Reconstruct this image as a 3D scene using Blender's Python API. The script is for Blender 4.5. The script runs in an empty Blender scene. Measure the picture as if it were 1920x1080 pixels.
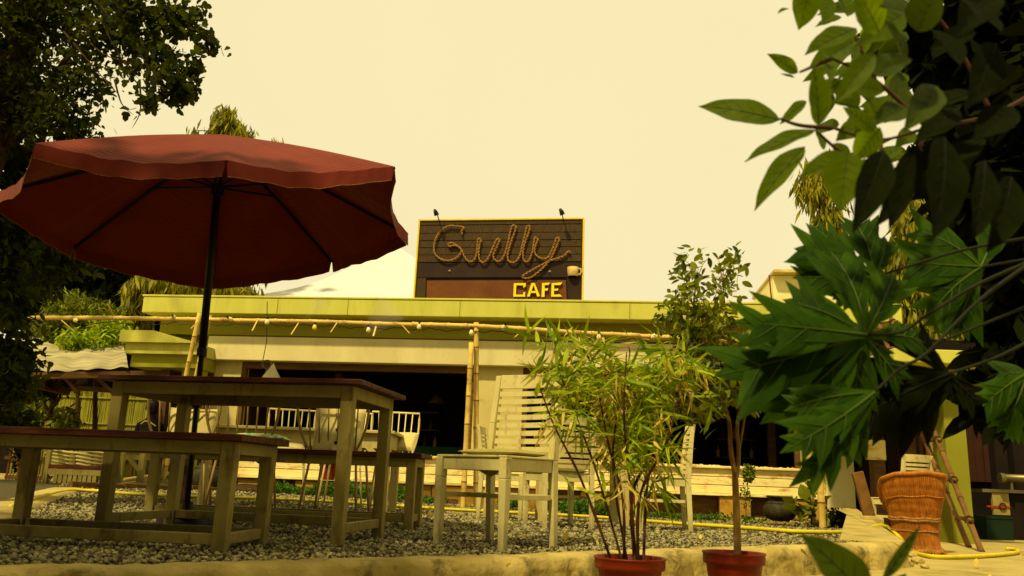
import bpy, math, random
import numpy as np
from mathutils import Vector, Matrix
rnd = random.Random(7)
rs = np.random.RandomState(11)
S = bpy.context.scene
COL = S.collection

# ------------------------------------------------------------------ camera
CZ = 0.33
FPX = 1560.0                       # focal length in px of a 1920 wide frame
PITCH = math.atan(360/FPX)
ROLL = math.radians(2.14)
_R0 = Vector((1,0,0)); _F = Vector((0,math.cos(PITCH),math.sin(PITCH))); _U0 = Vector((0,-math.sin(PITCH),math.cos(PITCH)))
_R = _R0*math.cos(ROLL) + _U0*math.sin(ROLL)
_U = _U0*math.cos(ROLL) - _R0*math.sin(ROLL)
CAMP = Vector((0,0,CZ))
cd = bpy.data.cameras.new('camera'); cam = bpy.data.objects.new('camera', cd); COL.objects.link(cam)
m = Matrix((( _R.x,_U.x,-_F.x,0),( _R.y,_U.y,-_F.y,0),( _R.z,_U.z,-_F.z,CZ),(0,0,0,1)))
cam.matrix_world = m
cd.sensor_width = 36; cd.lens = 36*FPX/1920
cd.clip_start = 0.02; cd.clip_end = 500
cd.dof.use_dof = True; cd.dof.focus_distance = 8.5; cd.dof.aperture_fstop = 6.6
S.camera = cam
S.render.resolution_x = 1024; S.render.resolution_y = 576

# ------------------------------------------------------------------ sky, sun, exposure
SUN_DIR = Vector((-0.30,-0.50,0.81)).normalized()
W = bpy.data.worlds.new('World'); S.world = W; W.use_nodes = True
nt = W.node_tree; nt.nodes.clear()
o_ = nt.nodes.new('ShaderNodeOutputWorld'); bg = nt.nodes.new('ShaderNodeBackground')
sk = nt.nodes.new('ShaderNodeTexSky'); sk.sky_type = 'NISHITA'; sk.sun_disc = False
sk.sun_elevation = math.asin(SUN_DIR.z); sk.sun_rotation = math.atan2(SUN_DIR.x, SUN_DIR.y)
sk.dust_density = 4.0; sk.air_density = 1.0
bw = nt.nodes.new('ShaderNodeRGBToBW'); nt.links.new(sk.outputs[0], bw.inputs[0])
mr = nt.nodes.new('ShaderNodeMath'); mr.operation = 'MULTIPLY_ADD'; mr.inputs[1].default_value = 0.06; mr.inputs[2].default_value = 8.6
nt.links.new(bw.outputs[0], mr.inputs[0])
# thin even overcast: very soft cloud structure
tc = nt.nodes.new('ShaderNodeTexCoord'); nz = nt.nodes.new('ShaderNodeTexNoise'); nz.inputs['Scale'].default_value = 1.6; nz.inputs['Detail'].default_value = 3
nt.links.new(tc.outputs['Generated'], nz.inputs['Vector'])
m2 = nt.nodes.new('ShaderNodeMath'); m2.operation = 'MULTIPLY_ADD'; m2.inputs[1].default_value = 0.10; m2.inputs[2].default_value = 0.95
nt.links.new(nz.outputs['Fac'], m2.inputs[0])
m3 = nt.nodes.new('ShaderNodeMath'); m3.operation = 'MULTIPLY'; nt.links.new(mr.outputs[0], m3.inputs[0]); nt.links.new(m2.outputs[0], m3.inputs[1])
vm = nt.nodes.new('ShaderNodeVectorMath'); vm.operation = 'SCALE'; vm.inputs[0].default_value = (1.08, 0.935, 0.53)
nt.links.new(m3.outputs[0], vm.inputs['Scale']); nt.links.new(vm.outputs[0], bg.inputs['Color'])
bg.inputs['Strength'].default_value = 0.1
nt.links.new(bg.outputs[0], o_.inputs[0])
sd = bpy.data.lights.new('sun','SUN'); sd.energy = 5.0; sd.angle = math.radians(2.5); sd.color = (1.0,0.83,0.46)
so = bpy.data.objects.new('sun', sd); COL.objects.link(so); so.rotation_euler = SUN_DIR.to_track_quat('Z','Y').to_euler(); so.location = (0,0,12)
S.view_settings.view_transform = 'Standard'; S.view_settings.look = 'None'; S.view_settings.exposure = 0.0; S.view_settings.gamma = 1.0
S.cycles.max_bounces = 6; S.cycles.diffuse_bounces = 2; S.cycles.transparent_max_bounces = 8

# ------------------------------------------------------------------ measuring helpers (photo pixel -> point of the place)
def ray(px,py): return (_F*FPX + _R*(px-960) + _U*(540-py)).normalized()
def at(px,py,Y):
    r = ray(px,py); return CAMP + r*(Y/r.y)
def on(px,py,z):
    r = ray(px,py); return CAMP + r*((z-CZ)/r.z)
def sst(t): t = min(1,max(0,t)); return t*t*(3-2*t)
def tz(x,y): return sst((y-6)/5)*min(0.09,max(-0.11,-0.05-0.028*x))
def pz(x,y):
    a = -0.14-0.06*sst((y-8)/4)
    k = sst((-x-1.6)/0.9)*sst((y-3.2)/0.8)
    return a*(1-k) + (tz(x,y)-0.045)*k
def gnd(px,py,f=tz,dz=0):
    z = 0
    for _ in range(12):
        p = on(px,py,z+dz); z = 0.5*z+0.5*f(p.x,p.y)
    return on(px,py,z+dz)

# ------------------------------------------------------------------ materials
def new_mat(name):
    m = bpy.data.materials.new(name); m.use_nodes = True; return m, m.node_tree, m.node_tree.nodes['Principled BSDF']
def warm(c): return (c[0]*0.92, c[1]*0.86, c[2]*0.48)
def mat(name, col, rough=0.7, col2=None, scale=6.0, bump=0.0, bscale=None, metal=0.0, spec=0.18, stain=None, stain_scale=3.0, stain_amt=0.5, stretch=None, detail=5.0, per_island=False, wave=None, dirt=False):
    m, nt, b = new_mat(name); L = nt.links.new
    b.inputs['Roughness'].default_value = rough; b.inputs['Metallic'].default_value = metal; b.inputs['Specular IOR Level'].default_value = spec
    tc = nt.nodes.new('ShaderNodeTexCoord'); vec = tc.outputs['Object']
    if stretch:
        mp = nt.nodes.new('ShaderNodeMapping'); mp.inputs['Scale'].default_value = stretch; L(vec, mp.inputs[0]); vec = mp.outputs[0]
    c2 = warm(col2 or tuple(c*0.72 for c in col)); col = warm(col); stain = warm(stain) if stain else None
    n = nt.nodes.new('ShaderNodeTexNoise'); n.inputs['Scale'].default_value = scale; n.inputs['Detail'].default_value = detail; L(vec, n.inputs['Vector'])
    rp = nt.nodes.new('ShaderNodeValToRGB'); rp.color_ramp.elements[0].position = 0.33; rp.color_ramp.elements[1].position = 0.68
    rp.color_ramp.elements[0].color = (*c2,1); rp.color_ramp.elements[1].color = (*col,1)
    if per_island:
        g = nt.nodes.new('ShaderNodeNewGeometry'); mx0 = nt.nodes.new('ShaderNodeMath'); mx0.operation='MULTIPLY_ADD'; mx0.inputs[1].default_value=0.6; 
        L(g.outputs['Random Per Island'], mx0.inputs[0]); mm = nt.nodes.new('ShaderNodeMath'); mm.operation='MULTIPLY'; mm.inputs[1].default_value=0.4; L(n.outputs['Fac'], mm.inputs[0]); L(mm.outputs[0], mx0.inputs[2]); L(mx0.outputs[0], rp.inputs[0])
    else: L(n.outputs['Fac'], rp.inputs[0])
    out = rp.outputs[0]
    if stain:
        n2 = nt.nodes.new('ShaderNodeTexNoise'); n2.inputs['Scale'].default_value = stain_scale; n2.inputs['Detail'].default_value = 8; n2.inputs['Roughness'].default_value = 0.7; L(vec, n2.inputs['Vector'])
        r2 = nt.nodes.new('ShaderNodeValToRGB'); r2.color_ramp.elements[0].position = 0.53; r2.color_ramp.elements[1].position = 0.66
        r2.color_ramp.elements[0].color = (0,0,0,1); r2.color_ramp.elements[1].color = (stain_amt,)*3+(1,); L(n2.outputs['Fac'], r2.inputs[0])
        mx = nt.nodes.new('ShaderNodeMix'); mx.data_type = 'RGBA'; L(r2.outputs[0], mx.inputs['Factor']); L(out, mx.inputs['A']); mx.inputs['B'].default_value = (*stain,1); out = mx.outputs['Result']
    if dirt:   # scuffed, rain-splashed feet
        sx = nt.nodes.new('ShaderNodeSeparateXYZ'); L(tc.outputs['Object'], sx.inputs[0]); mp2 = nt.nodes.new('ShaderNodeMapRange'); mp2.inputs[1].default_value = 0.0; mp2.inputs[2].default_value = 0.16; mp2.inputs[3].default_value = 0.75; mp2.inputs[4].default_value = 0.0; L(sx.outputs['Z'], mp2.inputs[0])
        nd2 = nt.nodes.new('ShaderNodeTexNoise'); nd2.inputs['Scale'].default_value = 30; nd2.inputs['Detail'].default_value = 6; L(tc.outputs['Object'], nd2.inputs['Vector'])
        mu = nt.nodes.new('ShaderNodeMath'); mu.operation = 'MULTIPLY'; L(mp2.outputs[0], mu.inputs[0]); L(nd2.outputs['Fac'], mu.inputs[1])
        mx3 = nt.nodes.new('ShaderNodeMix'); mx3.data_type = 'RGBA'; L(mu.outputs[0], mx3.inputs['Factor']); L(out, mx3.inputs['A']); mx3.inputs['B'].default_value = (0.05,0.03,0.01,1); out = mx3.outputs['Result']
    L(out, b.inputs['Base Color'])
    if bump:
        n3 = nt.nodes.new('ShaderNodeTexNoise'); n3.inputs['Scale'].default_value = bscale or scale*3; n3.inputs['Detail'].default_value = 6; L(vec, n3.inputs['Vector'])
        src = n3.outputs['Fac']
        if wave:
            wv = nt.nodes.new('ShaderNodeTexWave'); wv.inputs['Scale'].default_value = wave; wv.bands_direction = 'Z'; L(tc.outputs['Object'], wv.inputs['Vector']); src = wv.outputs['Fac']
        bp = nt.nodes.new('ShaderNodeBump'); bp.inputs['Strength'].default_value = bump; bp.inputs['Distance'].default_value = 0.02; L(src, bp.inputs['Height']); L(bp.outputs[0], b.inputs['Normal'])
    return m
def leaf_mat(name, col, col2, trans=0.35, tcol=None, rough=0.55, spec=0.10, tex=False):
    m, nt, b = new_mat(name); L = nt.links.new
    g = nt.nodes.new('ShaderNodeNewGeometry'); rp = nt.nodes.new('ShaderNodeValToRGB'); rp.color_ramp.elements[0].color = (*col2,1); rp.color_ramp.elements[1].color = (*col,1)
    tcl = nt.nodes.new('ShaderNodeTexCoord'); nl = nt.nodes.new('ShaderNodeTexNoise'); nl.inputs['Scale'].default_value = 30; nl.inputs['Detail'].default_value = 6; L(tcl.outputs['Object'], nl.inputs['Vector'])
    ml = nt.nodes.new('ShaderNodeMath'); ml.operation = 'MULTIPLY_ADD'; ml.inputs[1].default_value = 0.9; ml.inputs[2].default_value = -0.45; L(nl.outputs['Fac'], ml.inputs[0])
    al = nt.nodes.new('ShaderNodeMath'); al.operation = 'ADD'; L(g.outputs['Random Per Island'], al.inputs[0]); L(ml.outputs[0], al.inputs[1]); L(al.outputs[0], rp.inputs[0])
    if tex:
        bl_n = nt.nodes.new('ShaderNodeBump'); bl_n.inputs['Strength'].default_value = 0.5; bl_n.inputs['Distance'].default_value = 0.004; L(nl.outputs['Fac'], bl_n.inputs['Height']); L(bl_n.outputs[0], b.inputs['Normal'])
    L(rp.outputs[0], b.inputs['Base Color']); b.inputs['Roughness'].default_value = rough; b.inputs['Specular IOR Level'].default_value = spec
    t = nt.nodes.new('ShaderNodeBsdfTranslucent'); tv = nt.nodes.new('ShaderNodeMix'); tv.data_type = 'RGBA'; tv.blend_type = 'MULTIPLY'; tv.inputs['Factor'].default_value = 1
    L(rp.outputs[0], tv.inputs['A']); tv.inputs['B'].default_value = (*(tcol or (1.6,1.5,0.5)),1); L(tv.outputs['Result'], t.inputs['Color'])
    mx = nt.nodes.new('ShaderNodeMixShader'); mx.inputs[0].default_value = trans; L(b.outputs[0], mx.inputs[1]); L(t.outputs[0], mx.inputs[2]); L(mx.outputs[0], nt.nodes['Material Output'].inputs[0])
    return m
M = {}
M['paint'] = mat('aged_shaded_cream_paint', (0.32,0.275,0.115), 0.6, (0.24,0.20,0.075), 5, bump=0.2, bscale=40, stain=(0.09,0.045,0.012), stain_scale=11, stain_amt=0.75, stretch=(1,1,0.4), dirt=True)  # cream lowered below the chair paint to imitate shade on bench and table
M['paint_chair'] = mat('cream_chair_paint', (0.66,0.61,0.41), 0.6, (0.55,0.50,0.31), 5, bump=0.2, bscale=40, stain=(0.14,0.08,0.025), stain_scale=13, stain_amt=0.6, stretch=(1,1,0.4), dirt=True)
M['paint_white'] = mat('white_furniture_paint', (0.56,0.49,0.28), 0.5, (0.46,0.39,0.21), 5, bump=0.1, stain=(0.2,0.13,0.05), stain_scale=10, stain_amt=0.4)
M['wood_top'] = mat('dark_red_wood_top', (0.10,0.026,0.009), 0.5, (0.04,0.009,0.004), 9, bump=0.25, bscale=30, stretch=(0.35,3,3), stain=(0.16,0.05,0.015), stain_scale=7, stain_amt=0.5)
M['wire'] = mat('white_wire_metal', (0.72,0.64,0.42), 0.35, (0.6,0.52,0.3), 8)
M['wire_tan'] = mat('tan_wire_metal', (0.30,0.21,0.10), 0.4, (0.22,0.15,0.06), 8)
M['bamboo'] = mat('bamboo_cane', (0.74,0.56,0.20), 0.4, (0.55,0.38,0.12), 5, bump=0.1, bscale=20, stain=(0.16,0.08,0.02), stain_scale=6, stain_amt=0.6)
M['bamboo_node'] = mat('bamboo_node_ring', (0.2,0.11,0.03), 0.6)
M['gravel'] = mat('grey_crushed_stone', (0.34,0.31,0.22), 0.85, (0.055,0.047,0.03), 40, per_island=True)
M['gravel_bed'] = mat('gravel_dust', (0.10,0.085,0.05), 0.95, (0.05,0.042,0.022), 30, bump=0.5, bscale=90)
M['curb'] = mat('weathered_concrete_kerb', (0.53,0.44,0.22), 0.9, (0.33,0.26,0.11), 5, bump=0.6, bscale=22, stain=(0.06,0.042,0.012), stain_scale=5.5, stain_amt=0.8)
M['concrete'] = mat('pale_concrete', (0.46,0.385,0.19), 0.9, (0.33,0.27,0.12), 3.5, bump=0.25, bscale=25, stain=(0.17,0.12,0.045), stain_scale=2.2, stain_amt=0.6)
M['pave_left'] = mat('mossy_pavement', (0.17,0.14,0.055), 0.9, (0.09,0.075,0.028), 3, bump=0.2)
M['soil'] = mat('dark_soil', (0.055,0.034,0.016), 1, (0.025,0.015,0.007), 14, bump=0.7, bscale=30)
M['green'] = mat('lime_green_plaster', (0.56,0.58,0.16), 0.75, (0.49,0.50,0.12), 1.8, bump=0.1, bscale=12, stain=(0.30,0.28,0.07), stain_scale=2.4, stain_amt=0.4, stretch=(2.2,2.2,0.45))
M['green_dark'] = mat('shaded_green_plaster', (0.30,0.31,0.03), 0.75, (0.26,0.25,0.016), 1.6, bump=0.1)  # parapet green made darker, shade on the recessed bands put into colour
M['cream'] = mat('cream_plaster', (0.62,0.55,0.32), 0.8, (0.53,0.46,0.25), 1.6, bump=0.15, bscale=16, stain=(0.3,0.2,0.07), stain_scale=2.2, stain_amt=0.5)
M['boards'] = mat('peeling_cream_boards', (0.88,0.80,0.54), 0.8, (0.78,0.67,0.40), 3, bump=0.3, bscale=20, stain=(0.42,0.13,0.03), stain_scale=3.6, stain_amt=0.75, stretch=(1,1,3))
M['ochre'] = mat('ochre_foundation_stone', (0.46,0.29,0.06), 0.85, (0.33,0.19,0.035), 4, bump=0.4, stain=(0.2,0.06,0.01), stain_scale=5, stain_amt=0.6)
M['brown'] = mat('brown_timber', (0.15,0.08,0.022), 0.65, (0.08,0.04,0.012), 6, bump=0.2, stretch=(0.5,3,3))
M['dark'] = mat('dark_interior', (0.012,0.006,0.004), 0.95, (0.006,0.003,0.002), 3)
M['green_panel'] = mat('dark_green_panel', (0.006,0.045,0.010), 0.8)
M['crate'] = mat('shaded_green_plastic', (0.004,0.02,0.006), 0.8)
M['sign_wood'] = mat('dark_sign_planks', (0.075,0.045,0.012), 0.55, (0.025,0.014,0.004), 30, bump=0.3, bscale=60, stretch=(8,1,0.7), stain=(0.14,0.09,0.03), stain_scale=14, stain_amt=0.5)
M['sign_dark'] = mat('black_brown_board', (0.032,0.015,0.007), 0.5, (0.02,0.009,0.004), 6)
M['sign_brown'] = mat('red_brown_panel', (0.16,0.055,0.012), 0.5, (0.12,0.038,0.008), 3, stain=(0.05,0.02,0.01), stain_scale=20, stain_amt=0.4)
M['yellow'] = mat('yellow_paint', (0.78,0.62,0.02), 0.5, (0.68,0.52,0.015), 8)
M['yellow_bright'] = mat('bright_yellow_letters', (0.85,0.75,0.03), 0.5, (0.75,0.66,0.02), 8)
M['rope'] = mat('coir_rope', (0.44,0.24,0.08), 0.9, (0.20,0.10,0.03), 50, bump=0.6, bscale=120)
M['mug'] = mat('cream_mug', (0.62,0.49,0.26), 0.6, (0.45,0.33,0.15), 12, bump=0.3)
M['black'] = mat('black_metal', (0.012,0.009,0.006), 0.5)
M['hose'] = mat('yellow_hose', (0.66,0.57,0.02), 0.5, (0.55,0.46,0.01), 20)
M['pot'] = mat('terracotta_plastic', (0.22,0.020,0.004), 0.42, (0.14,0.012,0.003), 5, stain=(0.34,0.12,0.04), stain_scale=7, stain_amt=0.35)
M['clay'] = mat('black_clay', (0.05,0.042,0.018), 0.6, (0.02,0.017,0.008), 14, bump=0.5, bscale=45)
M['wicker'] = mat('orange_cane_wicker', (0.48,0.19,0.028), 0.5, (0.31,0.10,0.012), 14, bump=0.3, bscale=60, stretch=(3,3,0.6))
M['ladder'] = mat('weathered_bamboo_pole', (0.20,0.105,0.035), 0.6, (0.11,0.052,0.016), 7, bump=0.2)
M['cushion'] = mat('beige_cushion_fabric', (0.62,0.55,0.34), 0.9, (0.54,0.47,0.27), 60, bump=0.3, bscale=120)
M['cushion_green'] = mat('pale_sage_cushion', (0.36,0.34,0.15), 0.9, (0.3,0.27,0.11), 60, bump=0.2, bscale=120)
M['cushion_print'] = mat('turquoise_print_fabric', (0.62,0.56,0.34), 0.9, (0.04,0.26,0.2), 22, detail=1)
M['tealfab'] = mat('teal_fabric', (0.02,0.17,0.12), 0.9)
M['button'] = mat('dark_button', (0.03,0.015,0.01), 0.4)
M['tin'] = mat('rippled_grey_sheet', (0.42,0.39,0.34), 0.8, (0.22,0.20,0.16), 2.5, bump=0.4, stretch=(0.7,4,1))
M['matfence'] = mat('split_bamboo_mat', (0.36,0.36,0.05), 0.8, (0.2,0.2,0.025), 5, stretch=(4,4,0.5), bump=0.2)
M['red'] = mat('red_cloth', (0.42,0.02,0.012), 0.8)
M['tent'] = mat('pale_tent_fabric', (0.66,0.66,0.74), 0.95, (0.64,0.64,0.70), 2, spec=0.05)
M['bark'] = mat('tree_bark', (0.075,0.04,0.016), 0.9, (0.035,0.018,0.008), 10, bump=0.6, stretch=(3,3,0.6))
M['bark_light'] = mat('pale_smooth_bark', (0.24,0.145,0.045), 0.8, (0.15,0.085,0.025), 14, bump=0.3)
M['stem'] = mat('dark_brown_cane', (0.085,0.035,0.018), 0.6, (0.05,0.02,0.01), 20)
M['skin'] = mat('dark_skin', (0.018,0.009,0.005), 0.6)
M['shirt'] = mat('black_shirt', (0.010,0.008,0.007), 0.9)
M['glassbulb'] = mat('white_bulb_glass', (0.8,0.72,0.5), 0.15, (0.75,0.66,0.45), 3, spec=0.6)
M['glassyellow'] = mat('yellow_bulb_glass', (0.8,0.7,0.03), 0.15, spec=0.6)
M['paper'] = mat('white_paper', (0.8,0.76,0.7), 0.8)
M['steel'] = mat('dull_steel', (0.22,0.2,0.15), 0.45, metal=0.9)
M['tent'].node_tree.nodes['Color Ramp'].color_ramp.elements[0].color = (0.56,0.555,0.48,1); M['tent'].node_tree.nodes['Color Ramp'].color_ramp.elements[1].color = (0.58,0.575,0.50,1)
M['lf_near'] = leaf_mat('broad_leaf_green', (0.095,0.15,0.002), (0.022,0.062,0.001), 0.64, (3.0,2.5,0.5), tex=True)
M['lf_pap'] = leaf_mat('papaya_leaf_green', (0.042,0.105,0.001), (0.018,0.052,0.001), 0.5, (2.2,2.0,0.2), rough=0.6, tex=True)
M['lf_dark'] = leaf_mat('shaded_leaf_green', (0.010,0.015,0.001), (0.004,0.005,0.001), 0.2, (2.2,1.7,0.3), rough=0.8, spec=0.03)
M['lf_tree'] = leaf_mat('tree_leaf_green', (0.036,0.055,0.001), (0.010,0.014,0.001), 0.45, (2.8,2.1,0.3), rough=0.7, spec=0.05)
M['lf_ash'] = leaf_mat('drooping_leaf_green', (0.34,0.31,0.012), (0.07,0.075,0.005), 0.3, (1.3,1.2,0.4))
M['lf_bush'] = leaf_mat('feathery_green', (0.22,0.25,0.01), (0.04,0.06,0.004), 0.3, (1.3,1.2,0.4))
M['lf_bam'] = leaf_mat('bamboo_leaf_green', (0.42,0.50,0.015), (0.06,0.14,0.004), 0.38, (1.4,1.3,0.4))
M['lf_straw'] = leaf_mat('straw_bamboo_leaf', (0.72,0.58,0.12), (0.46,0.34,0.04), 0.3, (1.3,1.1,0.5))
M['lf_ficus'] = leaf_mat('glossy_small_leaf', (0.24,0.28,0.008), (0.020,0.038,0.002), 0.36, (1.6,1.4,0.3), rough=0.5, spec=0.15)
M['lf_ground'] = leaf_mat('ground_cover_green', (0.09,0.19,0.012), (0.02,0.06,0.005), 0.3)
M['vein'] = mat('pale_leaf_vein', (0.07,0.13,0.01), 0.5)
M['vein_near'] = mat('green_leaf_vein', (0.05,0.07,0.004), 0.6)
M['vein_black'] = mat('dark_leaf_vein', (0.008,0.010,0.002), 0.8)
M['vein_dark'] = mat('leaf_stalk', (0.014,0.019,0.003), 0.7)
M['beam'] = mat('pale_beam_plaster', (0.70,0.66,0.50), 0.85, (0.60,0.55,0.40), 1.6, bump=0.15, bscale=16, stain=(0.4,0.3,0.14), stain_scale=2.5, stain_amt=0.35, stretch=(1.5,1.5,0.6))
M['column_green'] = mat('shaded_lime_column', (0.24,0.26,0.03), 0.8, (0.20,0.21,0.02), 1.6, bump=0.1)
M['lamp_shade'] = mat('dim_lamp_shade', (0.10,0.06,0.03), 0.6)
M['white_wall'] = mat('whitewashed_wall', (0.86,0.82,0.66), 0.85, (0.78,0.72,0.54), 1.6, bump=0.2, bscale=16, stain=(0.5,0.36,0.16), stain_scale=2.5, stain_amt=0.35)
M['slat_dark'] = mat('dark_timber_slats', (0.045,0.014,0.006), 0.8)
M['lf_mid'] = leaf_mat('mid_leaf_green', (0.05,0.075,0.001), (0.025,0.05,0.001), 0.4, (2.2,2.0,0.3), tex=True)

# ------------------------------------------------------------------ mesh tools
class MB:
    def __init__(s): s.v = []; s.f = []
    def add(s, vs, fs):
        o = len(s.v); s.v += [tuple(v) for v in vs]; s.f += [tuple(i+o for i in f) for f in fs]; return s
    def box(s, c, d, R=None):
        c = Vector(c); vs = []
        for x in (-.5,.5):
            for y in (-.5,.5):
                for z in (-.5,.5):
                    p = Vector((x*d[0],y*d[1],z*d[2])); vs.append(c+(R@p if R else p))
        return s.add(vs, [(0,1,3,2),(4,6,7,5),(0,4,5,1),(2,3,7,6),(0,2,6,4),(1,5,7,3)])
    def bbox(s, x0,x1,y0,y1,z0,z1): return s.box(((x0+x1)/2,(y0+y1)/2,(z0+z1)/2),(x1-x0,y1-y0,z1-z0))
    def beam(s, a, b, w, h, up=(0,0,1), w2=None, h2=None):
        a = Vector(a); b = Vector(b); d = (b-a).normalized(); u = Vector(up)
        if abs(d.dot(u))>0.98: u = Vector((0,1,0))
        sd = d.cross(u).normalized(); u = sd.cross(d); w2 = w2 or w; h2 = h2 or h
        vs = [a+sd*w*i/2+u*h*j/2 for i,j in((-1,-1),(1,-1),(1,1),(-1,1))]+[b+sd*w2*i/2+u*h2*j/2 for i,j in((-1,-1),(1,-1),(1,1),(-1,1))]
        return s.add(vs, [(3,2,1,0),(4,5,6,7),(0,1,5,4),(1,2,6,5),(2,3,7,6),(3,0,4,7)])
    def tube(s, pts, r, n=8, cap=True, closed=False):
        pts = [Vector(p) for p in pts]; k = len(pts)
        rr = list(r) if hasattr(r,'__len__') else [r]*k
        ref = Vector((0.13,0.31,0.94)); vs = []; prev = None
        for i in range(k):
            if closed: d = (pts[(i+1)%k]-pts[i-1])
            else: d = pts[min(i+1,k-1)]-pts[max(i-1,0)]
            d = d.normalized() if d.length>1e-9 else Vector((0,0,1))
            if prev is None:
                if abs(d.dot(ref))>0.9: ref = Vector((1,0,0))
                u = (ref-d*ref.dot(d)).normalized()
            else: u = (prev-d*prev.dot(d)).normalized()
            prev = u; w = d.cross(u)
            for j in range(n):
                a = 2*math.pi*j/n; vs.append(pts[i]+(u*math.cos(a)+w*math.sin(a))*rr[i])
        fs = []
        for i in range(k if closed else k-1):
            a0 = i*n; b0 = ((i+1)%k)*n
            for j in range(n): fs.append((a0+j,a0+(j+1)%n,b0+(j+1)%n,b0+j))
        if cap and not closed: fs += [tuple(reversed(range(n))), tuple(range((k-1)*n,k*n))]
        return s.add(vs, fs)
    def lathe(s, prof, n=24, c=(0,0,0), wob=None):
        vs = []; 
        for r,z in prof:
            for j in range(n):
                a = 2*math.pi*j/n; q = r*(1+(wob(a,z) if wob else 0)); vs.append((c[0]+q*math.cos(a), c[1]+q*math.sin(a), c[2]+z))
        fs = [(i*n+j,i*n+(j+1)%n,(i+1)*n+(j+1)%n,(i+1)*n+j) for i in range(len(prof)-1) for j in range(n)]
        return s.add(vs, fs)
    def poly(s, pts, thick, nrm=None):
        pts = [Vector(p) for p in pts]; n = Vector(nrm) if nrm else (pts[1]-pts[0]).cross(pts[2]-pts[0]).normalized()
        k = len(pts); vs = pts+[p-n*thick for p in pts]
        return s.add(vs, [tuple(range(k)), tuple(reversed(range(k,2*k)))]+[(i,i+k,(i+1)%k+k,(i+1)%k) for i in range(k)])
    def grid(s, P, flip=False):
        r = len(P); c = len(P[0]); vs = [p for row in P for p in row]
        fs = [(i*c+j,i*c+j+1,(i+1)*c+j+1,(i+1)*c+j) for i in range(r-1) for j in range(c-1)]
        if flip: fs = [tuple(reversed(f)) for f in fs]
        return s.add(vs, fs)
    def build(s, name, m, parent=None, smooth=False, bevel=0):
        me = bpy.data.meshes.new(name); me.from_pydata(s.v,[],s.f); me.validate(); me.materials.append(m)
        if smooth: me.shade_smooth()
        o = bpy.data.objects.new(name, me); COL.objects.link(o)
        if parent: o.parent = parent
        if bevel:
            b = o.modifiers.new('b','BEVEL'); b.width = bevel; b.segments = 2; b.limit_method = 'ANGLE'
        return o
def tag(o, label=None, cat=None, group=None, kind=None):
    if label: o['label'] = label
    if cat: o['category'] = cat
    if group: o['group'] = group
    if kind: o['kind'] = kind
    return o
def thing(name, label, cat, loc=(0,0,0), rotz=0, group=None):
    o = bpy.data.objects.new(name, None); COL.objects.link(o); o.location = loc; o.rotation_euler = (0,0,rotz); o.empty_display_size = 0.1
    return tag(o, label, cat, group)
def struct(name, mb, m, **k): return tag(mb.build(name, m, **k), kind='structure')
def dup(root, loc, rotz, label, group=None, scale=None):
    r = root.copy(); COL.objects.link(r); r.location = loc; r.rotation_euler = (0,0,rotz); r['label'] = label
    if group: r['group'] = group
    if scale: r.scale = scale
    for ch in list(root.children):
        c = ch.copy(); COL.objects.link(c); c.parent = r
        for g in list(ch.children):
            d = g.copy(); COL.objects.link(d); d.parent = c
    return r
def fast(name, V, F, m, parent=None, smooth=False):
    me = bpy.data.meshes.new(name); V = np.asarray(V,dtype=np.float32); F = np.asarray(F,dtype=np.int32)
    me.vertices.add(len(V)); me.vertices.foreach_set('co', V.ravel()); k = F.shape[1]
    me.loops.add(F.size); me.loops.foreach_set('vertex_index', F.ravel()); me.polygons.add(len(F)); me.polygons.foreach_set('loop_start', np.arange(len(F),dtype=np.int32)*k)
    me.update(calc_edges=True); me.materials.append(m)
    if smooth: me.shade_smooth()
    o = bpy.data.objects.new(name, me); COL.objects.link(o)
    if parent: o.parent = parent
    return o
# leaf templates: length 1 along +x, normal +z
def leaf_tpl(w, kind='ovate', fold=0.15, curl=0.12):
    if kind=='ovate': ts = [0,0.22,0.5,0.78,1.0]; ws = [0.02,0.8,1.0,0.62,0.0]
    elif kind=='blade': ts = [0,0.2,0.6,1.0]; ws = [0.05,0.9,0.75,0.0]
    elif kind=='fine': ts = [0,0.45,1.0]; ws = [0.15,1.0,0.0]
    elif kind=='lobed': ts = [0,0.12,0.35,0.45,0.75,1.0]; ws = [0.5,0.9,1.15,0.75,0.7,0.0]
    V = []; F = []
    for t,q in zip(ts,ws):
        z = -curl*t*t; V += [(t,-q*w/2,z+fold*q*w/2),(t,0,z),(t,q*w/2,z+fold*q*w/2)]
    for i in range(len(ts)-1):
        a = 3*i; F += [(a,a+1,a+4,a+3),(a+1,a+2,a+5,a+4)]
    return np.array(V), np.array(F)
TPL = {'ovate':leaf_tpl(0.5),'blade':leaf_tpl(0.16,'blade',0.2,0.25),'fine':leaf_tpl(0.2,'fine',0.0,0.2),'sliver':leaf_tpl(0.10,'fine',0.0,0.25),'grass':leaf_tpl(0.105,'blade',0.2,0.25),'lobed':leaf_tpl(0.75,'lobed'),'narrow':leaf_tpl(0.26,'blade',0.2,0.3),'round':leaf_tpl(0.75)}
def unit(a): return a/np.maximum(1e-9,np.linalg.norm(a,axis=-1,keepdims=True))
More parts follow.
